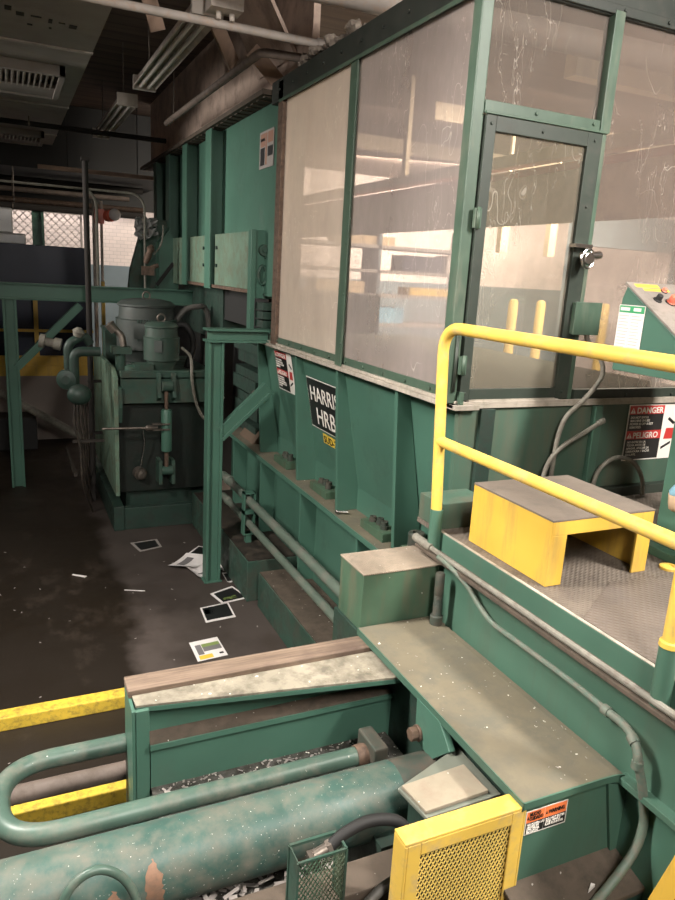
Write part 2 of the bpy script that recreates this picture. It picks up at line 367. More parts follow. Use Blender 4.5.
def dome(bm, c, rx, ry, rz, nu=20, nv=10, jit=0):
    c = Vector(c); rows = []
    for j in range(1, nv):
        t = PI*j/nv
        rows.append([bm.verts.new(c + Vector((rx*math.sin(t)*math.cos(2*PI*i/nu), ry*math.sin(t)*math.sin(2*PI*i/nu), rz*math.cos(t)))*(1+random.uniform(-jit, jit))) for i in range(nu)])
    top = bm.verts.new(c+Vector((0, 0, rz))); bot = bm.verts.new(c-Vector((0, 0, rz)))
    for a, b in zip(rows, rows[1:]):
        for i in range(nu):
            f = bm.faces.new((a[i], b[i], b[(i+1) % nu], a[(i+1) % nu])); f.smooth = True
    for i in range(nu):
        bm.faces.new((top, rows[0][i], rows[0][(i+1) % nu])).smooth = True
        bm.faces.new((bot, rows[-1][(i+1) % nu], rows[-1][i])).smooth = True
def mesh_grid(bm, o, u, v, W, H, cw, ch, t, depth, n):
    """expanded-metal lattice: two families of diagonal strands clipped to a W x H rectangle at o, along unit vectors u, v, normal n"""
    o, u, v, n = Vector(o), Vector(u), Vector(v), Vector(n)
    for s in (1, -1):
        k = -int(H/ch) - 2
        while k*cw < W + H*cw/ch + cw:
            # line x = k*cw + s*(y*cw/ch)   (s=-1: x = k*cw - ...)
            x0 = k*cw; sl = s*cw/ch
            ys = []
            y0, y1 = 0.0, H
            # clip to 0<=x<=W
            for lim in (0, W):
                ys.append((lim-x0)/sl)
            lo, hi = max(y0, min(ys)), min(y1, max(ys))
            if hi - lo > .004:
                a = o + u*(x0+sl*lo) + v*lo; b = o + u*(x0+sl*hi) + v*hi
                bar(bm, a, b, t, depth, n)
            k += 1

# ------------------------------------------------------------------ object helpers
def origin_of(o):
    p = Vector((0, 0, 0))
    while o is not None: p += o.location; o = o.parent
    return p
def link(name, bm, mat, parent=None, bevel=0, fix=True):
    if fix: bmesh.ops.recalc_face_normals(bm, faces=bm.faces)
    for e in bm.edges:
        if len(e.link_faces) == 2 and e.calc_face_angle(0) > .6: e.smooth = False
    if parent is not None:
        off = origin_of(parent)
    else:
        xs = [v.co for v in bm.verts]
        mn = Vector([min(c[i] for c in xs) for i in range(3)]); mx = Vector([max(c[i] for c in xs) for i in range(3)])
        off = Vector(((mn.x+mx.x)/2, (mn.y+mx.y)/2, mn.z))
    bmesh.ops.translate(bm, verts=bm.verts, vec=-off)
    me = bpy.data.meshes.new(name); bm.to_mesh(me); bm.free()
    me.materials.append(M[mat] if isinstance(mat, str) else mat)
    o = bpy.data.objects.new(name, me); COL.objects.link(o)
    if parent is not None: o.parent = parent
    else: o.location = off
    if bevel:
        md = o.modifiers.new('bevel', 'BEVEL'); md.width = bevel; md.segments = 2; md.limit_method = 'ANGLE'; md.angle_limit = .7
    return o
def tag(o, label, cat, group=None, kind=None):
    o['label'] = label; o['category'] = cat
    if group: o['group'] = group
    if kind: o['kind'] = kind
    return o
def thing(name, label, cat, loc, group=None):
    o = bpy.data.objects.new(name, None); COL.objects.link(o); o.location = loc; o.empty_display_size = .1
    return tag(o, label, cat, group)
def struct(name, bm, mat):
    o = link(name, bm, mat); o['kind'] = 'structure'; return o
def bx(*a):
    bm = B(); box(bm, *a); return bm
def solo(name, bm, mat, label, cat, group=None, bevel=0, kind=None):
    return tag(link(name, bm, mat, None, bevel), label, cat, group, kind)
def text(name, s, o, u, v, size, mat, parent, align='LEFT', sx=1.0, bold=.0, lift=.002, spacing=1.0):
    """raised lettering: baseline-left at o, reading along u, up along v"""
    cu = bpy.data.curves.new(name, 'FONT'); cu.body = s; cu.size = size; cu.align_x = align; cu.offset = bold; cu.extrude = .0008; cu.space_line = spacing
    cu.resolution_u = 3
    t = bpy.data.objects.new(name+'_src', cu); COL.objects.link(t)
    dg = bpy.context.evaluated_depsgraph_get(); me = bpy.data.meshes.new_from_object(t.evaluated_get(dg))
    bpy.data.objects.remove(t); bpy.data.curves.remove(cu)
    u, v = Vector(u).normalized(), Vector(v).normalized(); n = u.cross(v)
    off = origin_of(parent); o = Vector(o) + n*lift - off
    mt = Matrix(((u.x*sx, v.x, n.x, o.x), (u.y*sx, v.y, n.y, o.y), (u.z*sx, v.z, n.z, o.z), (0, 0, 0, 1)))
    me.transform(mt); me.materials.clear(); me.materials.append(M[mat])
    ob = bpy.data.objects.new(name, me); COL.objects.link(ob); ob.parent = parent
    return ob
class Card:
    """local 2-D frame on a surface (x along u, y along v, measured from o)"""
    def __init__(s, o, u, v):
        s.o, s.u, s.v = Vector(o), Vector(u).normalized(), Vector(v).normalized(); s.n = s.u.cross(s.v)
    def p(s, x, y, l=0): return s.o + s.u*x + s.v*y + s.n*l
    def rect(s, bm, x0, y0, x1, y1, l=0, th=.0012):
        slab(bm, [s.p(x0, y0, l), s.p(x1, y0, l), s.p(x1, y1, l), s.p(x0, y1, l)], th, s.n)
    def poly(s, bm, pts, l=0, th=.0012):
        slab(bm, [s.p(x, y, l) for x, y in pts], th, s.n)

# ================================================================== SETTING
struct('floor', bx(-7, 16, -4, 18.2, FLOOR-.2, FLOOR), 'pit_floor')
struct('wall_back', bx(-7, 16, 18, 18.2, -.1, 2.6), 'brick')
struct('trim_1', bx(-7, 16, 17.98, 18.2, FLOOR, -.1), 'wall_band')
struct('wall_left', bx(-7.2, -7, -4, 18.2, FLOOR, 2.6), 'wall_dark')
struct('wall_right', bx(16, 16.2, -4, 18.2, FLOOR, 2.6), 'wall')
struct('wall_front', bx(-7, 16, -4.2, -4, FLOOR, 2.6), 'wall')
struct('ceiling', bx(-7.2, 16.2, -4.2, 18.2, 2.6, 2.8), 'deck_ceiling')

# ================================================================== HORIZONTAL BALER
bal = thing('baler', 'large green horizontal baler with buttress ribs, bolted ledge and black nameplate', 'machine', (2.7, 5.5, FLOOR))
def wall_prof(dx=0): return [(2.33+dx, -.70), (2.51+dx, -1.66), (2.51+dx, -1.86), (2.56+dx, -1.86), (2.56+dx, -1.65), (2.38+dx, -.70)]
bm = B(); prism(bm, wall_prof(), 'y', 4.02, 6.92); link('side_wall', bm, 'green', bal)
bm = B(); prism(bm, wall_prof(.03), 'y', 3.34, 3.98); link('side_wall', bm, 'green', bal)
RIB = [(2.27, -.70), (2.36, -.70), (2.53, -1.66), (2.53, -1.85), (2.335, -1.85)]
for y in (3.985, 4.93, 5.81, 6.86):
    bm = B(); prism(bm, RIB, 'y', y-.02, y+.02); link('buttress_rib', bm, 'green', bal, .003)
link('ledge', bx(2.275, 2.75, 3.1, 8.3, -1.885, -1.85), 'plate', bal, .003)
bm = B(); box(bm, 2.268, 2.28, 3.1, 8.3, -1.89, -1.849); link('ledge_lip', bm, 'green', bal, .002)
link('lower_wall', bx(2.45, 2.50, 3.1, 8.3, -2.75, -1.885), 'green', bal)
for y in (3.9, 4.45, 5.60, 6.72, 7.7):
    bm = B(); prism(bm, [(2.29, -1.885), (2.46, -1.885), (2.46, -2.748), (2.40, -2.748), (2.30, -2.70)], 'y', y-.015, y+.015); link('lower_rib', bm, 'green', bal, .003)
bm = B(); box(bm, 2.02, 2.75, 3.6, 5.88, FLOOR, -2.755); link('skid', bm, 'green_dirty', bal, .006)
bm = B(); box(bm, 1.95, 2.75, 6.0, 8.25, FLOOR, -2.69); link('skid', bm, 'green_dirty', bal, .006)
link('skid_grime', bx(2.03, 2.44, 3.6, 5.87, -2.76, -2.745), 'grime', bal); link('skid_grime', bx(1.96, 2.44, 6.01, 8.2, -2.695, -2.68), 'oily', bal)
link('chamber', bx(2.60, 4.9, 3.4, 8.2, FLOOR, -.72), 'chamber', bal)
# front end wall (faces the platform)
link('end_wall', bx(2.30, 5.2, 3.30, 3.34, FLOOR, -.69), 'end_wall', bal)
bm = B(); box(bm, 2.43, 2.53, 3.27, 3.30, -1.30, -.70); link('end_rib', bm, 'green_dark', bal, .003)
bm = B(); box(bm, 3.285, 3.345, 3.26, 3.30, -1.30, -.70); link('end_rib', bm, 'green_web', bal, .003)
link('end_ledge', bx(2.6, 5.2, 3.24, 3.30, -1.30, -1.24), 'frame_dark', bal, .003)
# clamp blocks on the ledge, each with socket bolts
def clamp(yc, L=.36, x0=2.36, x1=2.53):
    bm = B(); box(bm, x0, x1, yc-L/2, yc+L/2, -1.85, -1.785); blk = link('clamp_block', bm, 'green_worn', bal, .004)
    for dy, h in ((-.08, .06), (.02, .05), (.10, .04)):
        bm = B(); lathe(bm, ((x0+x1)/2+random.uniform(-.02, .02), yc+dy, -1.786), (0, 0, 1), [(0, .032), (h*.5, .032), (h*.5, .026), (h, .026), (h, .014), (h*.7, .012)], 14)
        link('socket_bolt', bm, 'cyl_dark', blk)
for yc in (6.33, 5.38, 4.36): clamp(yc)
bm = B(); box(bm, 2.38, 2.52, 3.72, 3.955, -1.85, -1.78); blk = link('clamp_block', bm, 'green_worn', bal, .004)
bm = B(); lathe(bm, (2.46, 3.885, -1.78), (0, 0, 1), [(0, .06), (.10, .06), (.11, .052), (.11, .03), (.07, .028)], 20); link('socket_bolt', bm, 'cyl_dark', blk)
bm = B(); cyl(bm, (2.30, 4.83, -1.825), (2.38, 4.80, -1.825), .012, n=10); dome(bm, (2.30, 4.83, -1.825), .018, .018, .018, 10, 6); link('grease_fitting', bm, 'chrome', bal)
# nameplate and signs on the sloping side wall
sl = Vector((-.18, 0, .96)).normalized()     # up the slope (towards the sill)
def on_wall(y, z, lift=.0): return Vector((2.33 + (-.70-z)*.18/.96 - lift, y, z))
c = Card(on_wall(5.742, -1.315, .004), (0, -1, 0), sl)
bm = B(); c.rect(bm, -.007, -.007, .787, .445, 0, .003); npf = link('nameplate', bm, 'white_print', bal)
bm = B(); c.rect(bm, 0, 0, .78, .438, .003, .0015); link('nameplate_field', bm, 'black_paint', npf)
text('nameplate_lettering', 'HARRIS', c.p(.045, .245, .005), c.u, c.v, .19, 'white_print', npf, sx=.97, bold=.001)
text('nameplate_lettering', 'HRB', c.p(.14, .04, .005), c.u, c.v, .215, 'white_print', npf, sx=1.0, bold=.001)
c = Card(on_wall(5.52, -1.43, .004), (0, -1, 0), sl)
bm = B(); c.rect(bm, 0, 0, .40, .085, 0, .002); st = link('model_sticker', bm, 'yellow_print', bal)
text('sticker_lettering', 'SUD-20', c.p(.02, .012, .003), c.u, c.v, .085, 'black_paint', st, sx=1.15, bold=.001)
ENG = 'DO NOT ENTER\nMACHINE UNLESS\nPOWER IS OFF & KEY\nREMOVED.'
ESP = 'NO ENTRE EN LA\nTOLVA ANTES DE\nAPAGAR, APLICAR LA\nCERRADURA Y SACAR\nLA LLAVE.'
def danger(c, W, H, parent):
    """bilingual warning sign: two black/red text panels on the left, white pictogram strip on the right"""
    bm = B(); c.rect(bm, 0, 0, W, H, 0, .003); s = link('danger_sign', bm, 'white_print', parent)
    b = .02*H; wx = W*.70
    bm = B(); c.rect(bm, b, b, wx, H-b, .003, .001); link('sign_text_panel', bm, 'black_paint', s)
    bm = B()
    c.rect(bm, b, H*.83, wx, H-b, .0042, .0008); c.rect(bm, b, H*.385, wx, H*.535, .0042, .0008); link('sign_header', bm, 'red_print', s)
    sz = H*.145
    text('sign_lettering', 'DANGER', c.p(b+W*.13, H*.85, .005), c.u, c.v, sz, 'white_print', s, sx=W*.50/(sz*3.85), bold=.0012)
    text('sign_lettering', 'PELIGRO', c.p(b+W*.12, H*.405, .005), c.u, c.v, sz, 'white_print', s, sx=W*.53/(sz*4.15), bold=.0012)
    for yy in (.85, .405):
        bm = B(); c.poly(bm, [(b+W*.01, H*yy), (b+W*.11, H*yy), (b+W*.06, H*(yy+.095))], .0052, .0006); link('alert_triangle', bm, 'white_print', s)
        bm = B(); c.rect(bm, b+W*.054, H*(yy+.035), b+W*.066, H*(yy+.07), .006, .0004); c.rect(bm, b+W*.054, H*(yy+.012), b+W*.066, H*(yy+.025), .006, .0004); link('alert_mark', bm, 'red_print', s)
    text('sign_lettering', ENG, c.p(b+W*.03, H*.755, .0045), c.u, c.v, H*.058, 'white_print', s, sx=1.0, bold=.0003, spacing=1.0)
    text('sign_lettering', ESP, c.p(b+W*.03, H*.315, .0045), c.u, c.v, H*.056, 'white_print', s, sx=1.0, bold=.0003, spacing=1.0)
    bm = B(); c.poly(bm, [(W*.80, H*.72), (W*.93, H*.62), (W*.96, H*.66), (W*.83, H*.76)], .0032, .0008); link('pictogram_bar', bm, 'black_paint', s)
    bm = B(); c.poly(bm, [(W*.745, H*.17), (W*.93, H*.27), (W*.93, H*.32), (W*.745, H*.22)], .0032, .0008); link('pictogram_bar', bm, 'black_paint', s)
    bm = B(); c.poly(bm, [(W*.77, H*.36), (W*.95, H*.36), (W*.95, H*.56), (W*.80, H*.56)], .0032, .0008); link('pictogram_block', bm, 'red_print', s)
    return s
danger(Card(on_wall(6.53, -1.115, .004), (0, -1, 0), sl), .45, .385, bal)
danger(Card((3.60, 3.297, -1.078), (1, 0, 0), (0, 0, 1)), .45, .372, bal)

# ------------------------------------------------------------------ guard booth (steel frame, acrylic panes)
bo = thing('guard_booth', 'green framed booth with scratched see-through panes on top of the baler', 'enclosure', (3.6, 5, -.69))
bm = B(); box(bm, 2.235, 2.40, 3.25, 6.92, -.70, -.672); box(bm, 2.262, 2.285, 3.3, 6.9, -.672, -.655); link('side_sill', bm, 'sill', bo, .002)
bm = B(); box(bm, 2.28, 2.30, 3.27, 6.9, -.672, -.60)
for i in range(11): hexbolt(bm, (2.28, 3.6+i*.3, -.63), (-1, 0, 0), .012, .012)
link('pane_rail', bm, 'frame_green', bo, .002)
bm = B(); box(bm, 2.235, 5.2, 3.235, 3.40, -.695, -.672); box(bm, 2.28, 5.2, 3.235, 3.245, -.672, -.655); link('front_sill', bm, 'sill', bo, .002)
bm = B(); box(bm, 3.12, 5.2, 3.255, 3.28, -.672, -.60)
for x in (3.2, 3.55, 3.95): hexbolt(bm, (x, 3.255, -.64), (0, -1, 0), .01, .012)
link('pane_rail', bm, 'frame_dark', bo, .002)
bm = B(); box(bm, 2.205, 2.275, 3.27, 3.35, -.67, 1.62); link('corner_post', bm, 'frame_green', bo, .006)
bm = B(); box(bm, 2.255, 2.30, 4.86, 4.945, -.67, 1.47); box(bm, 2.25, 2.26, 4.82, 4.86, -.67, 1.46)
for i in range(6): hexbolt(bm, (2.255, 4.84, -.5+i*.36), (-1, 0, 0), .012, .012)
link('side_post', bm, 'frame_green', bo, .004)
bm = B(); box(bm, 2.25, 2.33, 6.30, 6.42, -.67, 1.6); link('end_post', bm, 'rusty', bo, .004)
bm = B(); box(bm, 2.25, 2.33, 3.3, 6.6, 1.44, 1.62)
for i in range(10): hexbolt(bm, (2.25, 3.5+i*.32, 1.53), (-1, 0, 0), .012, .012)
link('top_rail', bm, 'rail_dark', bo, .004)
bm = B(); box(bm, 2.245, 2.252, 3.35, 6.4, 1.425, 1.45); link('top_rail_strip', bm, 'frame_green', bo)
bm = B(); box(bm, 2.30, 5.2, 3.27, 3.34, 1.435, 1.60); box(bm, 2.30, 5.2, 3.255, 3.275, 1.44, 1.49)
for i in range(8): hexbolt(bm, (2.45+i*.33, 3.255, 1.465), (0, -1, 0), .011, .01)
link('front_rail', bm, 'rail_dark', bo, .004)
bm = B(); box(bm, 3.045, 3.115, 3.25, 3.33, .85, 1.46); box(bm, 3.07, 3.10, 3.255, 3.34, -.67, .85); link('front_post', bm, 'frame_green', bo, .004)
bm = B(); box(bm, 2.275, 3.10, 3.26, 3.33, .85, .91); box(bm, 2.275, 3.10, 3.245, 3.262, .843, .856)
for x in (2.6, 3.0): hexbolt(bm, (x, 3.26, .885), (0, -1, 0), .011, .01)
link('door_header', bm, 'frame_green', bo, .003)
bm = B(); box(bm, 4.55, 4.62, 3.27, 3.33, -.67, 1.44); link('front_post', bm, 'frame_green', bo, .004)
# panes
link('acrylic_pane', bx(2.285, 2.292, 4.945, 6.30, -.60, 1.45), 'pane_end', bo)
link('acrylic_pane', bx(2.285, 2.292, 3.37, 4.86, -.60, 1.45), 'pane_side', bo)
link('acrylic_pane', bx(2.275, 3.06, 3.295, 3.302, .90, 1.44), 'pane_front', bo)
link('acrylic_pane', bx(3.09, 4.55, 3.295, 3.302, -.60, 1.44), 'pane_right', bo)
# door
bm = B()
box(bm, 2.283, 2.345, 3.25, 3.29, -.65, .84); box(bm, 2.965, 3.065, 3.25, 3.29, -.65, .84)
box(bm, 2.345, 2.965, 3.25, 3.29, .765, .84); box(bm, 2.345, 2.965, 3.25, 3.29, -.65, -.585)
for p in ((2.315, .80), (2.65, .80), (3.015, .80), (3.015, .45), (3.015, -.3), (3.015, -.61), (2.315, -.61)): hexbolt(bm, (p[0], 3.25, p[1]), (0, -1, 0), .009, .008)
dr = link('door', bm, 'frame_dark', bo, .003)
link('door_pane', bx(2.345, 2.965, 3.268, 3.274, -.585, .765), 'pane_door', dr)
for z in (.33, -.45):
    bm = B(); box(bm, 2.255, 2.30, 3.235, 3.252, z-.05, z+.05); cyl(bm, (2.278, 3.232, z-.055), (2.278, 3.232, z+.055), .011, n=10); link('hinge', bm, 'frame_green', dr)
bm = B(); box(bm, 2.345, 2.965, 3.243, 3.251, -.66, -.645); link('door_drip_strip', bm, 'sill', dr)
bm = B(); cyl(bm, (2.245, 3.262, -.60), (2.245, 3.262, -.28), .010, n=10); link('door_rod', bm, 'frame_dark', bo)
for o in list(bo.children):
    if o.name.split('.')[0] in ('corner_post', 'front_sill', 'front_rail', 'front_post', 'door_header', 'door_rod') or (o.name.split('.')[0] in ('acrylic_pane', 'pane_rail') and min(v.co.y for v in o.data.vertices)+bo.location.y < 3.3 and o.dimensions.y < .1):
        for v in o.data.vertices: v.co.y += .04
for o in (dr, *dr.children):
    for v in o.data.vertices: v.co.y += .04
# latch + padlock + junction box
bm = B(); box(bm, 2.93, 3.05, 3.235, 3.292, .225, .245); cyl(bm, (3.0, 3.21, .18), (3.09, 3.21, .19), .022, n=12); box(bm, 2.98, 3.08, 3.205, 3.252, .17, .2); link('latch', bm, 'chrome', dr)
bm = B(); lathe(bm, (2.995, 3.215, .165), (0, -1, 0), [(0, .035), (.03, .035), (.032, .03)], 20)
tube(bm, [(2.995+.045*math.cos(a), 3.20, .165+.05*math.sin(a)) for a in [i*2*PI/24 for i in range(25)]], .008, 8)
pl = solo('padlock', bm, 'chrome', 'small round chrome padlock hanging at the booth door latch', 'padlock')
jb = thing('junction_box', 'flat square green electrical box fixed on the right stile of the booth door', 'electrical box', (3.06, 3.21, -.255))
bm = B(); box(bm, 3.01, 3.20, 3.262, 3.292, -.262, -.08); link('box_body', bm, 'frame_green', jb, .004)
bm = B(); box(bm, 3.005, 3.205, 3.252, 3.262, -.266, -.076); link('box_cover', bm, 'frame_green', jb, .003)
bm = B(); cyl(bm, (3.13, 3.272, -.255), (3.14, 3.268, -.30), .016, n=12); link('cable_gland', bm, 'steel', jb)
def flex(name, pts, r, mat, label, cat='conduit', group=None):
    bm = B(); tube(bm, resample(smooth_path(pts), r*.9), r, 10, .10); return solo(name, bm, mat, label, cat, group)
flex('flexible_conduit', [(3.138, 3.268, -.295), (3.22, 3.24, -.38), (3.23, 3.20, -.50), (3.13, 3.21, -.64), (3.01, 3.21, -.74), (2.975, 3.22, -.85), (2.96, 3.22, -1.0), (2.955, 3.22, -1.24)], .0135, 'conduit',
     'grey flexible conduit dropping from the green box on the booth door')
bm = B(); cyl(bm, (3.30, 3.242, -.803), (3.345, 3.25, -.79), .019, n=12)
tube(bm, resample(smooth_path([(3.31, 3.24, -.80), (3.16, 3.22, -.86), (3.02, 3.21, -.92), (2.93, 3.21, -1.0), (2.90, 3.22, -1.1), (2.89, 3.22, -1.25)]), .012), .0135, 10, .1)
solo('flexible_conduit', bm, 'conduit', 'grey conduit bending left out of the end wall above the yellow step', 'conduit')
flex('flexible_conduit', [(3.30, 3.2, -1.27), (3.29, 3.2, -1.18), (3.33, 3.2, -1.08), (3.45, 3.2, -1.02), (3.60, 3.2, -1.06), (3.70, 3.2, -1.17), (3.73, 3.2, -1.29)], .0135, 'conduit',
     'arched loop of grey conduit low on the end wall behind the yellow step')

# ------------------------------------------------------------------ operator platform
pf = thing('platform', 'raised steel operator platform with brown tread plate deck and green side beam', 'platform', (3.2, 1.6, FLOOR))
link('deck', bx(2.045, 5.2, -2.5, 3.24, -1.325, -1.30), 'deck', pf)
bm = B(); slab(bm, [(2.06, .2, -1.2995), (4.2, .2, -1.2995), (4.2, 2.05, -1.2995), (2.9, 2.13, -1.2995), (2.45, 2.20, -1.2995), (2.06, 1.95, -1.2995)], .006, (0, 0, 1)); link('deck_overlay', bm, 'deck_mat', pf, .002)
bm = B(); box(bm, 2.028, 2.048, -2.5, 3.02, -1.41, -1.292); link('toe_plate', bm, 'green_web', pf, .0025)
link('toe_edge', bx(2.030, 2.046, -2.5, 3.02, -1.292, -1.289), 'sill', pf)
bm = B(); box(bm, 1.955, 2.05, -2.5, 3.10, -1.412, -1.392); link('side_flange', bm, 'grime', pf, .003)
bm = B(); box(bm, 2.022, 2.045, -2.5, 3.10, -1.78, -1.41); link('side_web', bm, 'green_web', pf)
bm = B(); box(bm, 1.975, 2.05, -2.5, 1.60, -1.772, -1.745); link('bottom_flange', bm, 'green_web', pf, .003)
link('lower_web', bx(2.03, 2.06, -2.5, 1.60, -2.6, -1.772), 'green', pf)
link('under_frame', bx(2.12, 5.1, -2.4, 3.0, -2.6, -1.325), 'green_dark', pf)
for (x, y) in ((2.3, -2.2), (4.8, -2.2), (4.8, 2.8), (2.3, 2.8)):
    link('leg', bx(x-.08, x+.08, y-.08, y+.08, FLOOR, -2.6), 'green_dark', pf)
bm = B(); box(bm, 2.05, 2.36, 3.02, 3.24, -1.30, -1.155); o = solo('steel_box', bm, 'end_wall', 'small dark green box on the platform corner behind the yellow handrail post', 'box', None, .004)
# handrail
hr = thing('handrail', 'bent yellow tube handrail with mid rail along the platform edge', 'handrail', (2.0, 1.6, -1.39))
bm = B(); tube(bm, fillet([(2.0, 2.99, -1.17), (2.0, 3.075, -.225), (2.0, -1.5, -.225)], .15, 10), .0295, 16); link('top_rail', bm, 'yellow_worn', hr)
bm = B(); tube(bm, [(2.0, 3.03, -.805), (2.0, -1.5, -.805)], .0275, 16); link('mid_rail', bm, 'yellow_worn', hr)
for y in (1.50, -.2): 
    bm = B(); cyl(bm, (2.0, y, -1.16), (2.0, y, -.24), .028, n=16); link('post', bm, 'yellow_worn', hr)
for y in (2.985, 1.50, -.2):
    bm = B(); cyl(bm, (2.0, y, -1.392), (2.0, y, -1.165), .034, n=18); link('post_sleeve', bm, 'green_web', hr)
for y in (1.50, -.2):
    bm = B(); lathe(bm, (2.0, y, -1.166), (0, 0, 1), [(0, .037), (.018, .036), (.022, .03)], 18); link('post_collar', bm, 'yellow_worn', hr)
# step
stp = thing('step', 'yellow steel step with grey grit top standing on the deck below the booth door', 'step', (2.42, 2.54, -1.30))
x0, x1, y0, y1, zt = 2.115, 2.725, 2.25, 2.84, -.985
for a, b in ((x0, x0+.012), (x1-.012, x1)):
    link('side_panel', bx(a, b, y0, y1, -1.298, zt-.01), 'yellow', stp, .002)
bm = B(); box(bm, x0+.011, x0+.09, y0, y0+.012, -1.298, zt-.075); box(bm, x1-.09, x1-.011, y0, y0+.012, -1.298, zt-.075); box(bm, x0+.011, x1-.011, y0, y0+.012, zt-.075, zt-.01)
link('front_flange', bm, 'yellow', stp, .002)
bm = B(); box(bm, x0+.011, x0+.09, y1-.012, y1, -1.298, zt-.075); box(bm, x1-.09, x1-.011, y1-.012, y1, -1.298, zt-.075); box(bm, x0+.011, x1-.011, y1-.012, y1, zt-.075, zt-.01)
link('back_flange', bm, 'yellow', stp, .002)
link('tread', bx(x0-.002, x1+.002, y0-.002, y1+.002, zt-.01, zt), 'grit', stp, .002)
# yellow disc lying on the deck, rag at the console
bm = B(); lathe(bm, (2.87, 2.235, -1.299), (0, 0, 1), [(0, .045), (.012, .045), (.016, .038), (.016, .02), (.01, .018)], 22); solo('floor_cap', bm, 'yellow_worn', 'small round yellow cap lying on the deck at right edge', 'cap')
# control console
co_ = thing('control_console', 'green control console with sloping button panel at right in front of the booth', 'console', (3.35, 2.5, -1.30))
bm = B(); prism(bm, [(2.91, -.42), (2.91, -.04), (2.885, .025), (2.38, -.308), (2.38, -.42)], 'x', 3.0, 3.8); link('head', bm, 'green', co_, .004)
bm = B(); box(bm, 3.0, 3.8, 1.95, 2.455, -1.30, -.41); link('pedestal', bm, 'green', co_, .004)
link('base_channel', bx(2.93, 3.85, 1.6, 2.50, -1.30, -1.255), 'green_web', co_, .004)
pcd = Card((2.985, 2.35, -.318), (1, 0, 0), (0, .5345, .353)); nrm = pcd.n
bm = B(); pcd.rect(bm, 0, 0, .83, .65, 0, .012); pt = link('button_panel', bm, 'panel_grey', co_, .003)
bm = B(); pcd.rect(bm, .04, .603, .21, .632, .012, .001); pcd.rect(bm, .075, .572, .26, .594, .012, .001); link('panel_label', bm, 'yellow_print', pt)
def pnt(x, y):   # point on the sloping panel above world (x, y)
    return Vector((x, y, -.318 + (y-2.35)*.353/.5345)) + nrm*.012
for (x, y, m, r, h) in ((3.085, 2.79, 'black', .022, .035), (3.165, 2.775, 'red_lamp', .027, .045), (3.24, 2.80, 'btn_green', .024, .03), (3.20, 2.68, 'chrome', .022, .03),
                        (3.14, 2.63, 'red_lamp', .026, .04), (3.33, 2.77, 'black', .022, .035), (3.28, 2.70, 'red_lamp', .022, .03), (3.20, 2.86, 'red_lamp', .018, .02)):
    p = pnt(x, y-.03); r *= .8
    bm = B(); lathe(bm, p, nrm, [(0, r*1.15), (.006, r*1.15), (.008, r*.95), (h*.9, r*.9), (h, r*.7)], 16); b_ = link('push_button', bm, m, pt)
    bm = B(); lathe(bm, p, nrm, [(0, r*1.35), (.005, r*1.35), (.006, r*1.1)], 16); link('button_bezel', bm, 'black', b_)
chc = Card((2.998, 2.915, -.345), (0, -1, 0), (0, 0, 1))
bm = B(); chc.rect(bm, 0, 0, .175, .275, 0, .002); ch = link('instruction_chart', bm, 'paper', co_)
bm = B(); chc.rect(bm, .004, .235, .171, .271, .002, .0008); link('chart_header', bm, 'btn_green', ch)
bm = B()
for cx in (.008, .092):
    for k in range(13): chc.rect(bm, cx, .018+k*.0165, cx+random.uniform(.05, .075), .0235+k*.0165, .002, .0006)
chc.rect(bm, .0855, .01, .0875, .233, .002, .0006); link('chart_lines', bm, 'pale_grey', ch)
bm = B(); chc.rect(bm, .012, .245, .075, .262, .003, .0006); chc.rect(bm, .10, .245, .15, .262, .003, .0006); link('chart_title_bar', bm, 'paper', ch)
rag = thing('paper_wad', 'crumpled tan paper wad with pale blue patch tucked against the console pedestal', 'paper', (2.96, 2.34, -1.06))
bm = B(); dome(bm, (2.965, 2.33, -.985), .045, .05, .065, 12, 8, .12); link('wad_body', bm, 'cardboard', rag)
bm = B(); dome(bm, (2.962, 2.325, -.945), .040, .045, .035, 12, 8, .15); link('wad_lining', bm, 'blue_paper', rag)
# conduits along the platform edge
bm = B(); tube(bm, fillet([(1.975, 3.10, -1.373), (1.972, 2.80, -1.373), (1.972, -1.2, -1.373)], .05), .014, 10); cyl(bm, (1.975, 3.13, -1.372), (1.974, 2.96, -1.372), .024, n=12)
solo('conduit_run', bm, 'conduit', 'dusty straight conduit lying along the platform side flange', 'conduit')
cb = thing('conduit_branch', 'pale green conduit sagging along the platform side beam then dropping at its elbow', 'conduit', (1.98, 2.2, -1.55))
bm = B(); tube(bm, smooth_path([(1.952, 2.86, -1.378), (1.952, 2.74, -1.39), (1.975, 2.62, -1.44), (1.985, 2.53, -1.50), (1.99, 2.42, -1.54), (1.995, 2.25, -1.543), (1.995, 1.9, -1.54), (1.99, 1.68, -1.545)], 6), .0125, 10); link('conduit_pipe', bm, 'conduit_green', cb)
bm = B(); tube(bm, smooth_path([(1.99, 1.70, -1.545), (1.985, 1.62, -1.545), (1.965, 1.55, -1.552), (1.955, 1.515, -1.585), (1.953, 1.505, -1.62)], 6), .0165, 12)
for p, d in (((1.99, 1.72, -1.545), (0, -1, 0)), ((1.965, 1.56, -1.55), (-.2, -.9, -.4)), ((1.953, 1.505, -1.61), (0, 0, -1))):
    cyl(bm, p, Vector(p)+Vector(d)*.03, .021, n=12)
link('elbow_fitting', bm, 'conduit_green', cb)
bm = B(); tube(bm, resample(smooth_path([(1.953, 1.505, -1.62), (1.975, 1.49, -1.70), (2.0, 1.485, -1.80), (2.01, 1.48, -1.88), (1.985, 1.475, -1.97), (1.89, 1.46, -2.05), (1.72, 1.44, -2.15), (1.50, 1.42, -2.24)]), .02), .0165, 12, .05); link('flexible_tail', bm, 'conduit_green', cb)

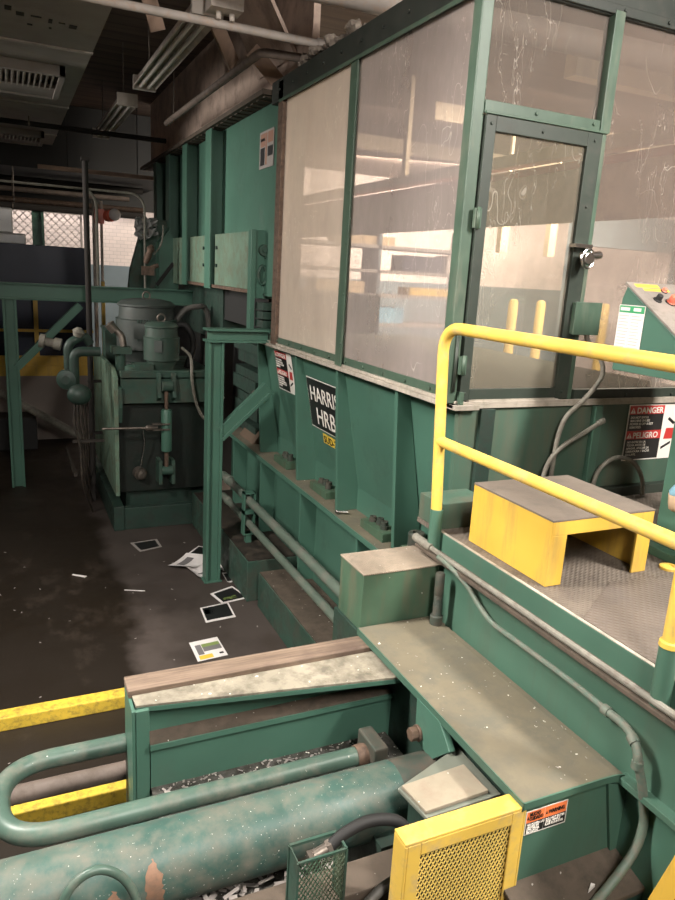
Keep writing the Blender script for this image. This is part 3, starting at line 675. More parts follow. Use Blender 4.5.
# ------------------------------------------------------------------ cylinder housing with cover plate
ho = thing('cylinder_housing', 'green steel housing with wide dusty cover plate beside the platform beam', 'machine housing', (1.8, 2.2, FLOOR))
top = [(1.536, -1.73), (1.90, -1.73), (1.96, -1.733), (2.0, -1.742), (2.022, -1.762), (2.022, -1.79), (2.0, -1.775), (1.955, -1.762), (1.90, -1.757), (1.536, -1.757)]
bm = B(); prism(bm, top, 'y', 1.592, 2.90); link('cover_plate', bm, 'plate', ho, .002)
bm = B(); prism(bm, [(x, z-.0005) for x, z in top], 'y', 1.586, 1.593); prism(bm, [(1.532, -1.7305), (1.5365, -1.7305), (1.5365, -1.765), (1.532, -1.765)], 'y', 1.59, 2.90); link('plate_edge', bm, 'green_web', ho)
bm = B(); box(bm, 1.545, 2.06, 1.604, 1.625, -2.12, -1.757); link('front_web', bm, 'green_web', ho)
bm = B(); prism(bm, [(1.93, -1.765), (2.03, -1.795), (2.03, -2.09), (2.0, -2.09)], 'y', 1.590, 1.606); link('web_gusset', bm, 'green_web', ho)
bm = B(); slab(bm, [(1.50, 1.44, -2.125), (2.35, 1.44, -2.125), (2.35, 1.62, -2.075), (1.50, 1.62, -2.075)], .02, (0, 0, -1)); link('bottom_flange', bm, 'grime', ho, .003)
link('lower_web', bx(1.5, 2.35, 1.445, 1.46, -2.6, -2.13), 'green_dark', ho)
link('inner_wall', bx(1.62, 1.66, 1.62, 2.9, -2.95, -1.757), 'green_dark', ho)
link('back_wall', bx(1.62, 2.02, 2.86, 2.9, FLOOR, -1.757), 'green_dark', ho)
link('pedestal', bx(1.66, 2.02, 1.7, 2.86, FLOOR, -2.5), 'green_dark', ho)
bm = B(); prism(bm, [(2.30, -1.757), (2.12, -1.757), (2.03, -1.84), (2.155, -1.965), (2.29, -1.95)], 'x', 1.53, 1.56); gs = link('gusset', bm, 'green', ho, .003)
link('gusset_web', bx(1.56, 1.63, 2.27, 2.30, -1.95, -1.757), 'green_dark', ho)
bm = B(); cyl(bm, (1.53, 2.262, -1.905), (1.518, 2.262, -1.905), .036, n=18); hexbolt(bm, (1.518, 2.262, -1.905), (-1, 0, 0), .031, .032); link('bolt', bm, 'rusty', gs, .003)
# warning sign on the front web
c = Card((1.565, 1.603, -1.884), (1, 0, 0), (0, 0, 1)); W, H = .187, .098
bm = B(); c.rect(bm, 0, 0, W, H, 0, .002); ws = link('warning_sign', bm, 'white_print', ho)
bm = B(); c.rect(bm, .003, H*.52, W*.44, H-.003, .002, .0008); c.rect(bm, W*.45, H*.52, W-.004, H-.003, .002, .0008); link('sign_header', bm, 'orange_print', ws)
bm = B(); c.rect(bm, .003, .005, W*.44, H*.51, .002, .0008); c.rect(bm, W*.45, .005, W-.004, H*.51, .002, .0008); link('sign_text_panel', bm, 'black_paint', ws)
text('sign_lettering', 'MUCHO\nCUIDADO', c.p(.014, H*.80, .003), c.u, c.v, .021, 'black_paint', ws, sx=.62, bold=.0004, spacing=.85)
text('sign_lettering', 'WARNING', c.p(W*.53, H*.68, .003), c.u, c.v, .022, 'black_paint', ws, sx=.68, bold=.0004)
for xx in (.004, W*.465):
    bm = B(); c.poly(bm, [(xx, H*.66), (xx+.010, H*.66), (xx+.005, H*.80)], .003, .0005); link('alert_triangle', bm, 'black_paint', ws)
text('sign_lettering', 'NO PONGA LAS\nMANOS EN\nESTA ZONA\nPELIGROSA', c.p(.006, H*.40, .003), c.u, c.v, .0125, 'white_print', ws, sx=.85, bold=.0003, spacing=.9)
text('sign_lettering', 'DO NOT ENTER\nAREA WHILE\nRAM RUNNING', c.p(W*.475, H*.40, .003), c.u, c.v, .0125, 'white_print', ws, sx=.95, bold=.0003, spacing=.9)
# steel box on the plate
sb = thing('steel_box', 'scuffed green steel box with tan top at the far end of the cover plate', 'box', (1.78, 3.03, -1.73))
link('box_body', bx(1.553, 2.0, 2.91, 3.18, -1.758, -1.452), 'green_worn', sb, .005)
link('box_top', bx(1.549, 2.004, 2.903, 3.185, -1.453, -1.444), 'box_top', sb, .003)
bm = B(); box(bm, 1.54, 1.60, 2.905, 3.2, -2.1, -1.758); link('box_foot', bm, 'green_dark', sb)
bm = B()
for k in range(26):
    x, y = random.uniform(1.56, 1.98), random.uniform(1.62, 2.84); L = random.uniform(.002, .006); a = random.uniform(0, PI)
    p = Vector((x, y, -1.7297)); d = Vector((math.cos(a), math.sin(a), 0)); q = Vector((-d.y, d.x, 0))
    slab(bm, [p-d*L-q*L*.3, p+d*L-q*L*.2, p+d*L*.8+q*L*.4, p-d*L+q*L*.3], .0012, (0, 0, 1))
solo('plate_crumbs', bm, 'paper_dirty', 'tiny pale scraps scattered on the dusty cover plate', 'litter', kind='stuff')
su = thing('stud', 'upright dark threaded stud with collar standing on the cover plate', 'bolt', (1.945, 2.815, -1.73))
bm = B(); lathe(bm, (1.945, 2.815, -1.73), (0, 0, 1), [(0, .033), (.045, .033), (.05, .028)], 18); link('collar', bm, 'cyl_dark', su)
bm = B(); lathe(bm, (1.945, 2.815, -1.69), (0, 0, 1), [(0, .023)] + [(.005+.004*i, .023-.0018*(i % 2)) for i in range(30)] + [(.13, .0245), (.235, .0245), (.243, .02)], 18); link('shank', bm, 'cyl_dark', su)

# ------------------------------------------------------------------ beam with plank
be = thing('support_beam', 'short green crossbeam with end post and pale scuffed top plate beside the ram', 'beam', (.95, 2.75, FLOOR))
bm = B(); slab(bm, [(.40, 2.775, -1.80), (.405, 2.685, -1.80), (1.66, 2.50, -1.80), (1.66, 2.775, -1.80)], .012, (0, 0, 1)); link('top_plate', bm, 'plate_pale', be, .002)
bm = B(); slab(bm, [(.404, 2.69, -1.80), (.405, 2.683, -1.80), (1.66, 2.497, -1.80), (1.66, 2.505, -1.80)], .02, (0, 0, -1)); link('top_plate_edge', bm, 'green', be)
link('web', bx(.42, 1.62, 2.725, 2.75, -2.55, -1.80), 'green', be)
bm = B(); slab(bm, [(.455, 2.645, -1.965), (1.62, 2.645, -1.965), (1.62, 2.73, -1.95), (.455, 2.73, -1.95)], .022, (0, 0, -1)); link('mid_flange', bm, 'grime', be, .002)
link('mid_flange_edge', bx(.455, 1.62, 2.637, 2.645, -1.987, -1.963), 'green', be)
link('lower_web', bx(.46, 1.62, 2.66, 2.68, -2.55, -2.0), 'green', be)
link('lower_flange', bx(.46, 1.60, 2.36, 2.68, -2.21, -2.185), 'debris_bed', be)
bm = B(); box(bm, .385, .40, 2.66, 2.87, FLOOR, -1.80); box(bm, .40, .455, 2.655, 2.675, FLOOR, -1.80); link('end_post', bm, 'green', be, .003)
link('back_web', bx(.40, 1.62, 2.86, 2.875, FLOOR, -1.80), 'green_dark', be)
bm = B(); box(bm, .385, 1.60, 2.762, 2.885, -1.80, -1.765); wp = solo('plank', bm, 'wood', 'weathered brown wooden plank lying along the green crossbeam', 'plank', None, .004)
# ram
ram = thing('hydraulic_cylinder', 'long thick green hydraulic cylinder with scuffed and rusty paint in the foreground', 'hydraulic cylinder', (.5, 2.155, -2.23))
bm = B(); cyl(bm, (-1.4, 2.155, -2.09), (1.36, 2.155, -2.09), .140, n=48); link('barrel', bm, 'cylinder', ram)
bm = B(); lathe(bm, (1.355, 2.155, -2.09), (1, 0, 0), [(0, .136), (.01, .139), (.20, .139), (.2, .128), (.28, .128)], 48); link('head', bm, 'cyl_dark', ram)
for x0_, w, lo, hi in ((.335, .05, .28, -.18), (.20, .05, .14, -.2)):
    n = 22; bm = B(); prev = None
    for k in range(n+1):
        a = PI*(lo+(hi-lo)*k/n); f = min(1, 4*k/n, 4*(n-k)/n)*.5
        row = [bm.verts.new((x0_+w/2+sg*(w*f+.002)+random.uniform(-.007, .007), 2.155-.1408*math.cos(a), -2.09+.1408*math.sin(a))) for sg in (-1, 1)]
        if prev: bm.faces.new((prev[0], prev[1], row[1], row[0]))
        prev = row
    link('rust_scuff', bm, 'rust_patch', ram)
for x in (-.5, 1.2): link('cradle', bx(x, x+.08, 1.95, 2.36, FLOOR, -2.12), 'green_dark', ram)
# hydraulic pipes
hp = thing('hydraulic_pipe', 'long green hydraulic pipe beside the cylinder, bending back at left', 'pipe', (.6, 2.5, -2.12))
bm = B(); tube(bm, fillet([(1.36, 2.415, -2.075), (-.125, 2.415, -2.075), (-.125, 2.86, -2.08), (.384, 2.86, -2.08)], .215, 12), .041, 16); link('pipe', bm, 'pipe_green', hp)
bm = B(); lathe(bm, (1.31, 2.415, -2.075), (1, 0, 0), [(0, .046), (.03, .05), (.05, .046)], 18); link('weld_collar', bm, 'rusty', hp)
bm = B(); box(bm, 1.36, 1.43, 2.33, 2.50, -2.145, -2.0); link('flange_block', bm, 'cyl_dark', hp, .008)
hq = thing('hydraulic_pipe', 'straight dusty brown pipe running between the two yellow bars at left', 'pipe', (-.1, 3.0, FLOOR))
bm = B(); tube(bm, [(-.9, 3.0, -2.33), (.48, 3.0, -2.33)], .042, 16); link('pipe', bm, 'pipe_brown', hq)
for x in (.44, -.8): link('pipe_stand', bx(x-.03, x+.03, 2.96, 3.04, FLOOR, -2.37), 'green_dark', hq)
bm = B(); tube(bm, smooth_path([(.0, 1.90, -2.48), (.02, 1.91, -2.15), (.06, 1.92, -1.93), (.105, 1.93, -1.858), (.175, 1.935, -1.842), (.245, 1.93, -1.895), (.285, 1.92, -2.0), (.30, 1.91, -2.2), (.305, 1.90, -2.48)]), .0145, 12)
solo('hose', bm, 'pipe_green', 'small green looped hose in front of the cylinder at bottom left', 'hose')
# rail in front
bm = B(); box(bm, .3, 1.62, 1.79, 1.925, -2.24, -2.105); solo('channel_rail', bm, 'grime', 'dirty square steel rail running below the cylinder behind the yellow guard', 'rail', None, .006)
# trays of paper shreds below the ram
pit = thing('drip_tray', 'wide dark tray below the cylinder covered with paper shreds', 'tray', (.4, 2.1, FLOOR))
link('tray_pan', bx(-.6, 1.6, 1.5, 2.5, -2.52, -2.48), 'debris_bed', pit)
for x in (-.4, 1.4): link('tray_leg', bx(x-.05, x+.05, 1.6, 2.4, FLOOR, -2.52), 'green_dark', pit)
bm = B()
for k in range(420):
    x = random.uniform(.3, 1.3); y = random.uniform(1.93, 2.4); a = random.uniform(0, PI); L = random.uniform(.012, .04); w = random.uniform(.006, .014); z = -2.478+random.uniform(0, .03)
    d = Vector((math.cos(a), math.sin(a), random.uniform(-.4, .4))).normalized(); s = Vector((-math.sin(a), math.cos(a), random.uniform(-.3, .3))).normalized()
    p = Vector((x, y, z)); slab(bm, [p-d*L-s*w, p+d*L-s*w, p+d*L+s*w, p-d*L+s*w], .0015)
solo('paper_shreds', bm, 'paper_dirty', 'grey paper shreds heaped in the tray under the cylinder', 'litter', kind='stuff')
bm = B()
for k in range(150):
    x = random.uniform(.5, 1.5); y = random.uniform(2.47, 2.65); a = random.uniform(0, PI); L = random.uniform(.004, .014); w = random.uniform(.003, .006)
    d = Vector((math.cos(a), math.sin(a), random.uniform(-.3, .3))).normalized(); s = Vector((-math.sin(a), math.cos(a), random.uniform(-.3, .3))).normalized()
    p = Vector((x, y, -2.180+random.uniform(0, .008))); slab(bm, [p-d*L-s*w, p+d*L-s*w, p+d*L+s*w, p-d*L+s*w], .0015)
solo('paper_shreds', bm, 'paper_dirty', 'small scraps scattered on the ledge between crossbeam and pipe', 'litter', kind='stuff')
# mesh terminal guard on the rail
mg = thing('mesh_cage', 'small dark green expanded mesh box guarding a hose fitting on the rail', 'guard', (.86, 1.81, -2.105))
bm = B()
X0, X1, Y0, Y1, Z0, Z1 = .775, .95, 1.765, 1.845, -2.104, -1.875
box(bm, X0, X0+.004, Y0, Y1, Z0, Z1); bar(bm, (X0, Y1, Z0), (X0, Y1, Z1), .008, .008, (1, 0, 0)); bar(bm, (X1, Y1, Z0), (X1, Y1, Z1), .008, .008, (1, 0, 0)); bar(bm, (X0, Y0, Z0+.004), (X1, Y0, Z0+.004), .008, .008)
bar(bm, (X0, Y0, Z1), (X1, Y0, Z1), .008, .008); bar(bm, (X1, Y0, Z1), (X1, Y1, Z1), .008, .008); bar(bm, (X0, Y0, Z0), (X0, Y0, Z1), .008, .008, (1, 0, 0)); bar(bm, (X1, Y0, Z0), (X1, Y0, Z1), .008, .008, (1, 0, 0)); bar(bm, (X0, Y1, Z1), (X1, Y1, Z1), .01, .01)
link('cage_frame', bm, 'green_dirty', mg)
bm = B(); mesh_grid(bm, (X0, Y0, Z0), (1, 0, 0), (0, 0, 1), X1-X0, Z1-Z0-.005, .0165, .027, .0032, .003, (0, -1, 0)); mesh_grid(bm, (X1, Y0, Z0), (0, 1, 0), (0, 0, 1), Y1-Y0, Z1-Z0, .0165, .027, .0032, .003, (1, 0, 0)); link('cage_mesh', bm, 'green_worn', mg)
hf = thing('hose', 'black hose arching from the mesh box over to the yellow guard', 'hose', (1.0, 1.8, -2.0))
bm = B(); box(bm, .83, .87, 1.79, 1.83, -1.95, -1.90); cyl(bm, (.85, 1.81, -1.91), (.92, 1.815, -1.895), .02, n=12); cyl(bm, (.90, 1.813, -1.90), (.915, 1.814, -1.896), .026, n=6); link('fitting', bm, 'steel', hf)
bm = B(); tube(bm, smooth_path([(.91, 1.814, -1.896), (.97, 1.82, -1.865), (1.06, 1.82, -1.845), (1.16, 1.81, -1.865), (1.21, 1.80, -1.92), (1.22, 1.79, -2.0), (1.22, 1.78, -2.1)]), .021, 14); link('hose_body', bm, 'black', hf)
bm = B(); tube(bm, smooth_path([(.88, 1.70, -2.12), (1.0, 1.72, -2.1), (1.10, 1.74, -2.06), (1.19, 1.73, -2.04), (1.25, 1.71, -2.1)]), .018, 12); solo('hose', bm, 'hose_grey', 'dark grey hose lying low beside the yellow guard', 'hose')
# wedge bracket
wd = thing('wedge_bracket', 'green wedge shaped bracket with a worn brown wear plate on top beside the cover plate', 'bracket', (1.42, 1.9, -2.1))
bm = B(); prism(bm, [(1.248, 1.945), (1.60, 2.075), (1.60, 1.78), (1.27, 1.775)], 'z', -1.875, -1.86); link('base_plate', bm, 'grey_green', wd, .002)
bm = B(); prism(bm, [(1.258, 1.938), (1.55, 1.958), (1.555, 1.80), (1.275, 1.79)], 'z', -1.86, -1.845); link('wear_plate', bm, 'tan_plate', wd, .003)
bm = B(); box(bm, 1.29, 1.60, 1.80, 1.93, -2.105, -1.875); link('body', bm, 'green_dark', wd, .003)
bm = B(); box(bm, 1.28, 1.585, 1.755, 1.775, -1.90, -1.865); cyl(bm, (1.29, 1.76, -1.90), (1.27, 1.735, -1.905), .012, n=8); link('edge_bar', bm, 'steel', wd)
# yellow mesh guard
yg = thing('mesh_guard', 'yellow framed expanded metal guard panel at the bottom of the picture', 'guard', (1.31, 1.62, -2.35))
bm = B()
GX0, GX1, GY0, GY1, GZ0, GZ1 = 1.07, 1.555, 1.592, 1.668, -2.32, -1.75
box(bm, GX0, GX1, GY0, GY1, GZ1-.012, GZ1); box(bm, GX0, GX0+.01, GY0, GY1, GZ0, GZ1-.012); box(bm, GX1-.01, GX1, GY0, GY1, GZ0, GZ1-.012); box(bm, GX0, GX1, GY0, GY1, GZ0, GZ0+.012)
box(bm, GX0+.01, GX0+.06, GY0, GY0+.008, GZ0+.012, GZ1-.012); box(bm, GX1-.06, GX1-.01, GY0, GY0+.008, GZ0+.012, GZ1-.012)
box(bm, GX0+.06, GX1-.06, GY0, GY0+.008, GZ1-.06, GZ1-.012); box(bm, GX0+.06, GX1-.06, GY0, GY0+.008, GZ0+.012, GZ0+.06)
link('guard_frame', bm, 'yellow_worn', yg, .003)
bm = B(); mesh_grid(bm, (GX0+.055, GY0+.012, GZ0+.055), (1, 0, 0), (0, 0, 1), GX1-GX0-.11, GZ1-GZ0-.11, .0165, .030, .0037, .003, (0, -1, 0)); link('guard_mesh', bm, 'mesh_yellow', yg)
link('guard_foot', bx(1.2, 1.4, 1.6, 1.66, FLOOR, GZ0), 'green_dark', yg); link('shade_sheet', bx(GX0+.01, GX1-.01, GY1-.006, GY1, GZ0+.012, GZ1-.012), 'black', yg)  # black sheet stands in for the shade behind the mesh
# yellow bars on the pit floor
bm = B(); prism(bm, [(4.65, FLOOR), (4.65, -3.0), (4.755, -2.995), (4.755, FLOOR)], 'x', -1.2, 1.9); solo('curb_bar', bm, 'yellow_grimy', 'grimy yellow curb bar on the pit floor, the far one of the two', 'curb', None, .008)
bm = B(); prism(bm, [(3.70, FLOOR), (3.70, -2.995), (3.79, -2.99), (3.79, FLOOR)], 'x', -1.2, 1.6); solo('curb_bar', bm, 'yellow_grimy', 'chipped yellow curb bar on the pit floor, the near one partly under the pipes', 'curb', None, .008)
bm = B(); bar(bm, (1.985, 1.255, -1.775), (1.985, 1.40, -2.32), .07, .05, (1, 0, 0)); solo('yellow_brace', bm, 'yellow', 'slanting yellow brace just peeking in at the bottom right corner', 'brace', None, .004)

# ------------------------------------------------------------------ pipes along the baler
for z, r, lab in ((-2.235, .042, 'upper green steel pipe running along the baler base'), (-2.475, .036, 'lower green steel pipe running along the baler base')):
    bm = B(); tube(bm, [(2.10, 7.4, z), (2.10, 3.6, z)], r, 16); lathe(bm, (2.10, 7.25, z), (0, -1, 0), [(0, r*1.25), (.08, r*1.25), (.09, r*1.05)], 16); solo('steel_pipe', bm, 'pipe_rail', lab, 'pipe', 'pipes along the baler base')
bm = B(); box(bm, 2.04, 2.055, 6.44, 6.52, -2.58, -2.15); box(bm, 2.145, 2.16, 6.44, 6.52, -2.58, -2.15); box(bm, 2.04, 2.16, 6.44, 6.52, -2.165, -2.15); box(bm, 2.04, 2.16, 6.44, 6.52, -2.375, -2.335); box(bm, 2.07, 2.13, 6.45, 6.51, -2.69, -2.58); box(bm, 2.04, 2.16, 6.44, 6.52, -2.595, -2.58)
solo('pipe_bracket', bm, 'green', 'green bracket clamping the two pipes beside the baler', 'bracket')

# ------------------------------------------------------------------ green leg frame beside the baler
lf = thing('support_frame', 'bright green braced steel leg frame standing in the pit against the baler', 'frame', (1.95, 6.6, FLOOR))
bm = B(); box(bm, 1.685, 1.71, 6.52, 6.66, FLOOR, -.67); box(bm, 1.81, 1.835, 6.52, 6.66, FLOOR, -.67); box(bm, 1.71, 1.81, 6.55, 6.57, FLOOR, -.67); link('leg', bm, 'green', lf, .003)
bm = B(); box(bm, 1.665, 2.45, 6.50, 6.68, -.575, -.555); box(bm, 1.665, 2.27, 6.50, 6.68, -.68, -.66); box(bm, 1.68, 2.27, 6.55, 6.57, -.66, -.575); link('beam', bm, 'green', lf, .002)
bm = B(); bar(bm, (1.83, 6.57, -1.56), (2.30, 6.57, -1.12), .13, .08, (0, 1, 0)); bar(bm, (1.83, 6.52, -1.615), (2.30, 6.52, -1.175), .03, .03, (0, 1, 0)); link('brace', bm, 'green', lf, .002)
link('foot_plate', bx(1.67, 1.85, 6.51, 6.67, FLOOR, FLOOR+.012), 'green', lf, .002)
# far walkway frame
wf = thing('walkway_frame', 'long green overhead beam on a braced leg at the far left', 'frame', (.5, 10.3, FLOOR))
bm = B(); box(bm, -2.5, 2.42, 10.28, 10.46, -.36, -.34); box(bm, -2.5, 2.42, 10.28, 10.46, -.555, -.535); box(bm, -2.5, 2.42, 10.33, 10.345, -.535, -.36); link('beam', bm, 'green', wf, .003)
bm = B(); box(bm, -.06, -.03, 10.30, 10.44, FLOOR, -.555); box(bm, .08, .11, 10.30, 10.44, FLOOR, -.555); box(bm, -.03, .08, 10.36, 10.38, FLOOR, -.555); link('leg', bm, 'green', wf, .003)
bm = B(); bar(bm, (.08, 10.36, -1.44), (.90, 10.36, -.60), .10, .13, (0, 1, 0)); link('brace', bm, 'green', wf, .003)
bm = B(); box(bm, -2.06, -1.92, 10.3, 10.44, FLOOR, -.555); link('leg', bm, 'green', wf, .003)

# ------------------------------------------------------------------ hydraulic power unit
tk = thing('hydraulic_tank', 'big green hydraulic oil tank on a skid with overhanging lid and side plate', 'tank', (1.75, 9.4, FLOOR))
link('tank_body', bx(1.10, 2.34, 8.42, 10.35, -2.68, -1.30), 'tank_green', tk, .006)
bm = B(); box(bm, 1.13, 2.34, 8.30, 8.42, -1.58, -1.21); box(bm, 1.13, 2.34, 8.30, 10.35, -1.30, -1.275); link('lid', bm, 'green_dirty', tk, .005)
bm = B(); prism(bm, [(8.28, -2.68), (8.28, -1.27), (8.50, -1.19), (10.0, -1.19), (10.40, -1.30), (10.40, -2.68)], 'x', 1.055, 1.10); sp_l = link('side_plate', bm, 'green_pale', tk, .004)
bm = B(); prism(bm, [(8.25, -1.62), (8.25, -1.40), (8.31, -1.38), (8.34, -1.60), (8.30, -1.80)], 'x', 1.10, 1.14); link('lifting_lug', bm, 'green_dirty', sp_l)
bm = B(); box(bm, 1.06, 2.34, 8.26, 8.36, FLOOR, -2.83); box(bm, 1.02, 1.14, 8.24, 10.6, FLOOR, -2.80); box(bm, 1.14, 2.34, 10.4, 10.5, FLOOR, -2.83); link('skid', bm, 'green_dark', tk, .006)
link('plinth', bx(1.2, 2.3, 8.5, 10.3, -2.98, -2.68), 'green_dark', tk)
# strut cylinder in front of the tank
ss = thing('lid_cylinder', 'slim upright green hydraulic cylinder on the front of the tank', 'hydraulic cylinder', (1.63, 8.22, -2.5))
bm = B(); lathe(bm, (1.63, 8.22, -2.14), (0, 0, 1), [(0, .058), (.02, .062), (.48, .062), (.50, .05)], 20); link('barrel', bm, 'green', ss)
bm = B(); cyl(bm, (1.63, 8.22, -1.66), (1.63, 8.22, -1.40), .022, n=14); cyl(bm, (1.63, 8.22, -2.36), (1.63, 8.22, -2.13), .024, n=14); link('rod', bm, 'rusty', ss)
bm = B(); cyl(bm, (1.58, 8.22, -1.37), (1.70, 8.22, -1.37), .06, n=16); prism(bm, [(8.20, -1.50), (8.31, -1.56), (8.31, -1.22), (8.24, -1.22)], 'x', 1.53, 1.57); prism(bm, [(8.20, -1.50), (8.31, -1.56), (8.31, -1.22), (8.24, -1.22)], 'x', 1.70, 1.74); link('clevis', bm, 'green_dirty', ss)
bm = B(); cyl(bm, (1.57, 8.22, -2.38), (1.70, 8.22, -2.38), .055, n=16); box(bm, 1.54, 1.58, 8.20, 8.43, -2.55, -2.26); box(bm, 1.69, 1.73, 8.20, 8.43, -2.55, -2.26); link('lower_clevis', bm, 'green_dirty', ss)
bm = B(); cyl(bm, (.90, 8.17, -1.835), (1.42, 8.17, -1.845), .014, n=10); lathe(bm, (1.38, 8.17, -1.845), (1, 0, 0), [(0, .02), (.02, .035), (.06, .035), (.10, .022), (.14, .022)], 12); box(bm, 1.46, 1.66, 8.14, 8.21, -1.875, -1.86); box(bm, 1.46, 1.66, 8.14, 8.21, -1.81, -1.795)
solo('release_rod', bm, 'steel', 'thin horizontal steel rod with fork across the tank front', 'rod')
hk = thing('hanging_cap', 'round metal cap hanging on a wire on the tank front', 'cap', (1.34, 8.25, -2.5))
bm = B(); tube(bm, smooth_path([(1.36, 8.19, -1.87), (1.38, 8.24, -2.05), (1.36, 8.30, -2.25), (1.33, 8.30, -2.40)]), .009, 8); link('wire', bm, 'chrome', hk)
bm = B(); lathe(bm, (1.33, 8.40, -2.43), (.25, -1, -.1), [(0, .075), (.07, .075), (.07, .062), (.12, .055), (.13, .03)], 18); link('cap_body', bm, 'steel', hk)
# motors
def motor(x, y, z0, z1, R, mat, label, fins):
    t = thing('electric_motor', label, 'motor', (x, y, z0)); H = z1-z0
    bm = B(); lathe(bm, (x, y, z0), (0, 0, 1), [(0, R*.80), (H*.08, R*.80), (H*.09, R*.68), (H*.14, R*.70), (H*.20, R*.82), (H*.27, R*.86), (H*.28, R*1.0), (H*.70, R*1.0), (H*.72, R*.93), (H*.9, R*.90)], 40); link('body', bm, mat, t)
    bm = B(); lathe(bm, (x, y, z0+H*.885), (0, 0, 1), [(0, R*.9), (.01, R*.96), (H*.04, R*.96), (H*.09, R*.82), (H*.115, R*.5)], 40); link('fan_cover', bm, mat, t)
    for a0 in (-1.75, -.45, 2.6):
        bm = B()
        for k in range(7 if fins else 1):
            a = a0 + (k-3)*.09 if fins else a0
            p = Vector((x+R*1.0*math.cos(a), y+R*1.0*math.sin(a), 0)); d = Vector((math.cos(a), math.sin(a), 0))
            bar(bm, p+Vector((0, 0, z0+H*.42)), p+Vector((0, 0, z0+H*.72)), R*.05 if fins else R*.12, .02, d)
        link('cooling_slots', bm, 'green_dark', t)
    bm = B(); c2 = Card((x-R*.55, y-R*.86, z0+H*.45), (.84, -.54, 0), (0, 0, 1)); c2.rect(bm, 0, 0, R*.45, H*.22, .0, .006); link('rating_plate', bm, 'motor_grey', t)
    zz = z0+H*1.0
    bm = B(); tube(bm, [(x+.045*math.cos(i*PI/8), y, zz+.04+.045*math.sin(i*PI/8)) for i in range(17)], .011, 8); link('lifting_eye', bm, 'steel', t)
    return t
motor(1.58, 9.2, -1.275, -.43, .365, 'motor_grey', 'large grey round electric motor standing upright on the tank', 1)
motor(1.64, 8.56, -1.275, -.655, .205, 'motor_green', 'smaller green upright electric motor in front of the large grey one', 0)
bm = B(); box(bm, 1.30, 1.52, 8.40, 8.62, -1.275, -1.14); lathe(bm, (1.30, 8.5, -1.275), (0, 0, 1), [(0, .1), (.1, .1), (.12, .06)], 18); solo('filler_cap', bm, 'green_dirty', 'low green filler block at the foot of the motors', 'filler')
bm = B(); box(bm, 1.12, 1.36, 9.55, 9.85, -1.275, -.84); box(bm, 1.10, 1.38, 9.52, 9.88, -.85, -.82); solo('filter_housing', bm, 'green_dirty', 'green square filter housing left of the motors on the tank', 'filter')
vf = thing('suction_filter', 'green filter canister with crooked steel elbow on the tank corner', 'filter', (1.22, 8.8, -1.275))
bm = B(); lathe(bm, (1.2, 8.8, -1.275), (0, 0, 1), [(0, .06), (.25, .06), (.27, .03)], 16); box(bm, 1.10, 1.32, 8.70, 8.9, -1.06, -.98); link('canister', bm, 'green_dirty', vf)
bm = B(); tube(bm, smooth_path([(1.24, 8.8, -.98), (1.22, 8.82, -.86), (1.17, 8.84, -.80), (1.12, 8.85, -.74), (1.10, 8.85, -.70)]), .04, 12); cyl(bm, (1.15, 8.85, -.80), (1.08, 8.85, -.72), .055, n=12); link('elbow', bm, 'steel', vf)
# valve tree left of the tank
vt = thing('valve_tree', 'cluster of dark green pipe elbows and strainers left of the tank', 'valves', (.75, 8.7, FLOOR))
bm = B(); tube(bm, fillet([(.66, 8.6, -1.45), (.66, 8.6, -1.02), (.95, 8.6, -1.02)], .10), .055, 14); link('riser', bm, 'green_dark', vt)
bm = B(); tube(bm, fillet([(.61, 8.75, -1.30), (.61, 8.75, -.95), (.80, 8.78, -.85), (.86, 8.8, -.95)], .08), .05, 14); link('riser', bm, 'green_dark', vt)
bm = B(); dome(bm, (.70, 8.5, -1.50), .135, .12, .12); link('strainer_bulb', bm, 'green_dark', vt)
bm = B(); lathe(bm, (.60, 8.66, -1.34), (-.3, -.9, 0), [(0, .10), (.06, .12), (.10, .11), (.12, .05)], 18); link('strainer_cap', bm, 'green_dark', vt)
bm = B(); lathe(bm, (.55, 8.9, -.98), (-.5, .1, .1), [(0, .07), (.08, .07), (.08, .05), (.18, .05), (.18, .08), (.24, .08)], 12); lathe(bm, (.72, 8.75, -.86), (.1, -.1, .4), [(0, .05), (.06, .07), (.1, .03)], 10); link('valve_body', bm, 'conduit', vt)
bm = B()
for k in range(4):
    tube(bm, smooth_path([(.66+.05*k, 8.62+.2*k, -1.6), (.64+.06*k, 8.6+.2*k, -1.85), (.70+.05*k, 8.6+.25*k, -2.15), (.72+.06*k, 8.6+.35*k, -2.6), (.86+.04*k, 9.0+.4*k, FLOOR)]), .013, 8)
box(bm, .62, .98, 8.64, 8.68, -2.10, -2.07); box(bm, .62, .66, 8.6, 9.9, -2.5, -2.46)
link('drain_line', bm, 'oily', vt)
bm = B(); cyl(bm, (.925, 9.5, FLOOR), (.925, 9.5, 1.17), .035, n=14); box(bm, .88, .97, 9.45, 9.55, 1.14, 1.18); box(bm, .89, 1.06, 9.47, 9.53, -1.52, -1.49); box(bm, .89, 1.06, 9.47, 9.53, -2.2, -2.17); solo('pole', bm, 'pole', 'tall thin black pole standing beside the tank', 'pole')
